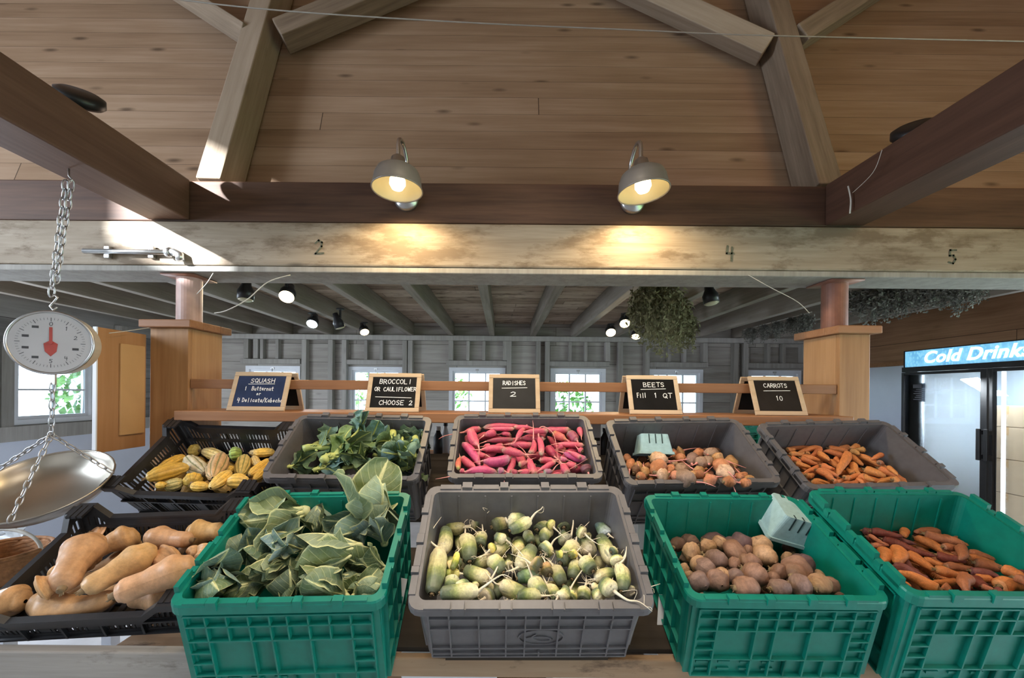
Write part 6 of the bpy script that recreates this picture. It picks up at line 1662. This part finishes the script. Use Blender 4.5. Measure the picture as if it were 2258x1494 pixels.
# ------------------------------------------------------------------ leaves
def leaf_mesh(seed, name, mat, cup, curl, wave, width=0.33, nu=10, nv=12, lobed=0.0):
    """Leaf of unit length along x, face towards +z, edges lifted by cup, tip rolled by curl."""
    rnd = random.Random(seed); vs, uv = [], []
    ph = rnd.uniform(0, 6)
    x = z = 0.0; cen = []
    for i in range(nv + 1):
        t = i / nv; a = curl * (t ** 1.6)
        if i: x += math.cos(a) / nv; z += math.sin(a) / nv
        cen.append((x, z, a))
    for i in range(nv + 1):
        t = i / nv; x, z, a = cen[i]
        w = width * (math.sin(PI * min(1, t * 0.97 + 0.03) ** 0.86) ** 0.45) * (0.30 + 0.70 * min(1, t * 2.6)) + 0.012
        if lobed: w *= 1 + lobed * math.sin(t * 19 + ph)
        for j in range(nu + 1):
            s = 2 * j / nu - 1
            e = s * w; lift = cup * w * abs(s) ** 1.7 + wave * abs(s) ** 2 * math.sin(t * 13 + ph + 2.2 * s) * min(1, t * 2.5)
            lift += 0.012 * mnoise.noise(Vector((t * 6, s * 4, seed)))
            e *= 1 - 0.18 * cup * abs(s)
            vs.append((x - math.sin(a) * lift, e, z + math.cos(a) * lift)); uv.append((j / nu + 1e-4, t + 1e-4))
    k = nu + 1
    mb = MB(); mb.add(vs, [(i*k+j, (i+1)*k+j, (i+1)*k+j+1, i*k+j+1) for i in range(nv) for j in range(nu)], None, uv)
    me = mb.mesh(name, mat, True)
    rb = MB(); rb.tube([(c[0], 0, c[1] + 0.004) for c in cen[:-1]], [0.034 * (1 - 0.85 * i / nv) for i in range(nv)], 7)
    return me, rb
LC = []
for i, (cu, cl, wv, wd) in enumerate(((0.75, 0.9, 0.025, 0.40), (0.9, 1.4, 0.02, 0.44), (0.6, 0.6, 0.035, 0.38), (1.0, 1.9, 0.02, 0.46), (0.4, -0.4, 0.05, 0.36))):
    me, rb = leaf_mesh(100 + i, 'leaf', M_leafc, cu, cl, wv, wd); LC.append((me, rb.mesh('midrib', M_ribc, True)))
LB = []
for i, (cu, cl, wv, wd, lo) in enumerate(((0.3, 0.5, 0.06, 0.28, .10), (0.5, -0.8, 0.08, 0.34, .16), (0.2, 1.1, 0.05, 0.22, .08), (0.7, 0.3, 0.07, 0.30, .14))):
    me, rb = leaf_mesh(200 + i, 'leaf', M_leafb, cu, cl, wv, wd, lobed=lo); LB.append((me, rb.mesh('midrib', M_stalk, True)))

def inside(crate, A, meshes):
    for p in ((0.95, 0, 0.3), (0.6, 0.3, 0.25), (0.6, -0.3, 0.25), (0.75, 0, 0.05)):
        u, v, n = crate.local(A @ Vector(p))
        if n < 0.012 and (abs(u) > crate.W/2 - 0.028 or v < 0.026 or v > crate.L - 0.026): return False
        if n < -0.17: return False
    return True
def leafy_head(crate, px, py, rpx, dirpx, toward, label, group, meshes, n=7, seed=0, tint=(1, 1, 1), spread=(0.25, 0.7), raise_=0.0, name='cauliflower', cat='cauliflower', stemmat=M_ribc, stemcut=True, basefrac=0.8):
    """A leafy head: leaves in a whorl from a cut stem, opening along a direction given in the photograph."""
    rnd = random.Random(seed)
    c = crate.hit(px, py, raise_)
    R = rpx * c.y / F
    right, upv = Vector((RC, 0, RS)), Vector((-RS, 0, RC))
    ang = math.radians(dirpx)
    ax = (right * math.cos(ang) + (upv * 0.75 + Vector((0, 1, 0)) * 0.45) * math.sin(ang)) * (1 - toward) + (EYE - c).normalized() * toward
    ax.normalize()
    o = c - ax * R * basefrac
    M = frame(o, ax, (EYE - c).normalized())
    t = thing(name, label, cat, mat=M, group=group)
    m = MB(); m.lathe([(R*0.15, -R*0.16), (R*0.18, -R*0.10), (R*0.20, 0.0), (R*0.13, R*0.3), (0.002, R*0.42)], 12, Matrix.Rotation(PI/2, 4, 'Y')); m.build('stem', stemmat, t, smooth=True)
    if stemcut:
        m = MB(); m.lathe([(R*0.145, -R*0.162), (R*0.14, -R*0.17), (0.001, -R*0.168)], 12, Matrix.Rotation(PI/2, 4, 'Y')); m.build('cut_end', M_radtail, t)
    for k in range(n):
        a = 2*PI*k/n + rnd.uniform(-.25, .25)
        me, rb = rnd.choice(meshes)
        s = R * rnd.uniform(1.7, 2.2) * (0.8 if k % 3 == 2 else 1)
        open_ = rnd.uniform(*spread)
        for _ in range(14):
            L = Matrix.Rotation(a, 4, 'X') @ Matrix.Translation((0, 0, -R*0.14)) @ Matrix.Rotation(open_, 4, 'Y') @ Matrix.Rotation(rnd.uniform(-.25, .25), 4, 'X') @ Matrix.Diagonal((s, s * rnd.uniform(.9, 1.2), s, 1))
            if inside(crate, M @ L, meshes): break
            open_ = rnd.uniform(0.0, spread[1] + 0.3); a += rnd.uniform(-.4, .4); s *= 0.94
        j = rnd.uniform(.82, 1.15)
        lf = put(me, 'leaf', t, L, tuple(min(1.4, x * j) for x in tint))
        put(rb, 'midrib', lf)
    return t

# ---- cauliflowers in their leaves (front left green crate)
c_cauli.plane(-0.055, -0.050)
def cp(x, y): return 360 + x*.3038, 1040 + y*.3038
CG = 'cauliflowers in the green crate'
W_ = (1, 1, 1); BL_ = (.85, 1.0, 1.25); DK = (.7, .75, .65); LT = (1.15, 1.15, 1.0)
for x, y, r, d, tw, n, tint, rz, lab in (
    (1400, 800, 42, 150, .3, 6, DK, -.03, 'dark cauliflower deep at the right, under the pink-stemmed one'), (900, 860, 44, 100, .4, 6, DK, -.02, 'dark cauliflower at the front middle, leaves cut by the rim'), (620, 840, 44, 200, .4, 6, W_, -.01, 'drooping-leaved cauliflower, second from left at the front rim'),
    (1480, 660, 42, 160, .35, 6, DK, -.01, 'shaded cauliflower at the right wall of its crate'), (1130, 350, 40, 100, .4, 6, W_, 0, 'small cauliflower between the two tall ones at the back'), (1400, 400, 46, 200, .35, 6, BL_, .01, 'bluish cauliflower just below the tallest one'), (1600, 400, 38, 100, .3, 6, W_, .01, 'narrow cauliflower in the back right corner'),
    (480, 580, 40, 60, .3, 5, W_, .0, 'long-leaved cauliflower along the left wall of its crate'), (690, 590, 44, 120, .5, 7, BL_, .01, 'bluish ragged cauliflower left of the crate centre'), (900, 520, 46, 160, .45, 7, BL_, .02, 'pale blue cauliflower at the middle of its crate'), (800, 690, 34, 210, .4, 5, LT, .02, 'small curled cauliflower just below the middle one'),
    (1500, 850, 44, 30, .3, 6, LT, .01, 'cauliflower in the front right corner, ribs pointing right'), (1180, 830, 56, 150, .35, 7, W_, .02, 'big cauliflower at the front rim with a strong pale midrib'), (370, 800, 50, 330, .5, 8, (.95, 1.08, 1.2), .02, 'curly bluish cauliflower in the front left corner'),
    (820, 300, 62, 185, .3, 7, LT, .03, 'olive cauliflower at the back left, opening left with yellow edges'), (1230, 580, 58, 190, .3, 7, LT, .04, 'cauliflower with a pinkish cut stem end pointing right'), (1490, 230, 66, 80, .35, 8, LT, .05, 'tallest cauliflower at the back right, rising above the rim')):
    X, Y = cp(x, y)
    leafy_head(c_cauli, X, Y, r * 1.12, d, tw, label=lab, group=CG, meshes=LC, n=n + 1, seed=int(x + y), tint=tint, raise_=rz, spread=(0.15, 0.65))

# ---- broccoli stalks and leaves (upper crate)
c_broc.plane(-0.050, -0.085)
def bpx(x, y): return 560 + x*.186, 880 + y*.186
BG = 'broccoli in the gray crate'
def broccoli(x0, y0, x1, y1, w, n, tint, lab, seed, lf=1.0, lift=0.0, col=(1, 1, 1)):
    rnd = random.Random(seed)
    h, t_ = c_broc.hit(*bpx(x0, y0), dz=lift + 0.012), c_broc.hit(*bpx(x1, y1), dz=lift + 0.012)
    ax = t_ - h; L = ax.length; r = w * .186 / 2 * h.y / F
    M = frame(h, ax, (EYE - h).normalized())
    t = thing('broccoli', lab, 'broccoli', mat=M, group=BG)
    k = 9; m = MB()
    m.tube([(L*i/(k-1), r*0.3*math.sin(i), 0) for i in range(k)], [r * (1 - 0.45*i/(k-1)) * rnd.uniform(.9, 1.1) for i in range(k)], 12)
    for q in range(6):                                    # leaf scars along the stalk
        a = rnd.uniform(-1.6, 1.6); xx = L * rnd.uniform(.1, .85)
        m.tube([(xx, r*0.8*math.sin(a), r*0.8*math.cos(a)), (xx + r*0.5, r*1.25*math.sin(a), r*1.25*math.cos(a))], [r*0.32, r*0.16], 6)
    m.build('stalk', M_stalk, t, smooth=True)
    for q in range(n):
        a = rnd.uniform(-1.9, 1.9); xx = L * rnd.uniform(.45, 1.0)
        me, rb = rnd.choice(LB); s = lf * rnd.uniform(.085, .135)
        out = rnd.uniform(.3, 1.15)
        for _ in range(14):
            Lm = Matrix.Translation((xx, 0, 0)) @ Matrix.Rotation(-a, 4, 'X') @ Matrix.Rotation(-out, 4, 'Y') @ Matrix.Rotation(rnd.uniform(-.9, .9), 4, 'X') @ Matrix.Diagonal((s, s*rnd.uniform(.9, 1.4), s, 1))
            if inside(c_broc, M @ Lm, LB): break
            a = rnd.uniform(-2.4, 2.4); out = rnd.uniform(.1, 1.5); s *= 0.95
        j = rnd.uniform(.7, 1.25)
        lfo = put(me, 'leaf', t, Lm, tuple(x * j for x in tint)); put(rb, 'midrib', lfo)
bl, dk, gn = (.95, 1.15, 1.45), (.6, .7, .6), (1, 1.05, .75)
k = 0
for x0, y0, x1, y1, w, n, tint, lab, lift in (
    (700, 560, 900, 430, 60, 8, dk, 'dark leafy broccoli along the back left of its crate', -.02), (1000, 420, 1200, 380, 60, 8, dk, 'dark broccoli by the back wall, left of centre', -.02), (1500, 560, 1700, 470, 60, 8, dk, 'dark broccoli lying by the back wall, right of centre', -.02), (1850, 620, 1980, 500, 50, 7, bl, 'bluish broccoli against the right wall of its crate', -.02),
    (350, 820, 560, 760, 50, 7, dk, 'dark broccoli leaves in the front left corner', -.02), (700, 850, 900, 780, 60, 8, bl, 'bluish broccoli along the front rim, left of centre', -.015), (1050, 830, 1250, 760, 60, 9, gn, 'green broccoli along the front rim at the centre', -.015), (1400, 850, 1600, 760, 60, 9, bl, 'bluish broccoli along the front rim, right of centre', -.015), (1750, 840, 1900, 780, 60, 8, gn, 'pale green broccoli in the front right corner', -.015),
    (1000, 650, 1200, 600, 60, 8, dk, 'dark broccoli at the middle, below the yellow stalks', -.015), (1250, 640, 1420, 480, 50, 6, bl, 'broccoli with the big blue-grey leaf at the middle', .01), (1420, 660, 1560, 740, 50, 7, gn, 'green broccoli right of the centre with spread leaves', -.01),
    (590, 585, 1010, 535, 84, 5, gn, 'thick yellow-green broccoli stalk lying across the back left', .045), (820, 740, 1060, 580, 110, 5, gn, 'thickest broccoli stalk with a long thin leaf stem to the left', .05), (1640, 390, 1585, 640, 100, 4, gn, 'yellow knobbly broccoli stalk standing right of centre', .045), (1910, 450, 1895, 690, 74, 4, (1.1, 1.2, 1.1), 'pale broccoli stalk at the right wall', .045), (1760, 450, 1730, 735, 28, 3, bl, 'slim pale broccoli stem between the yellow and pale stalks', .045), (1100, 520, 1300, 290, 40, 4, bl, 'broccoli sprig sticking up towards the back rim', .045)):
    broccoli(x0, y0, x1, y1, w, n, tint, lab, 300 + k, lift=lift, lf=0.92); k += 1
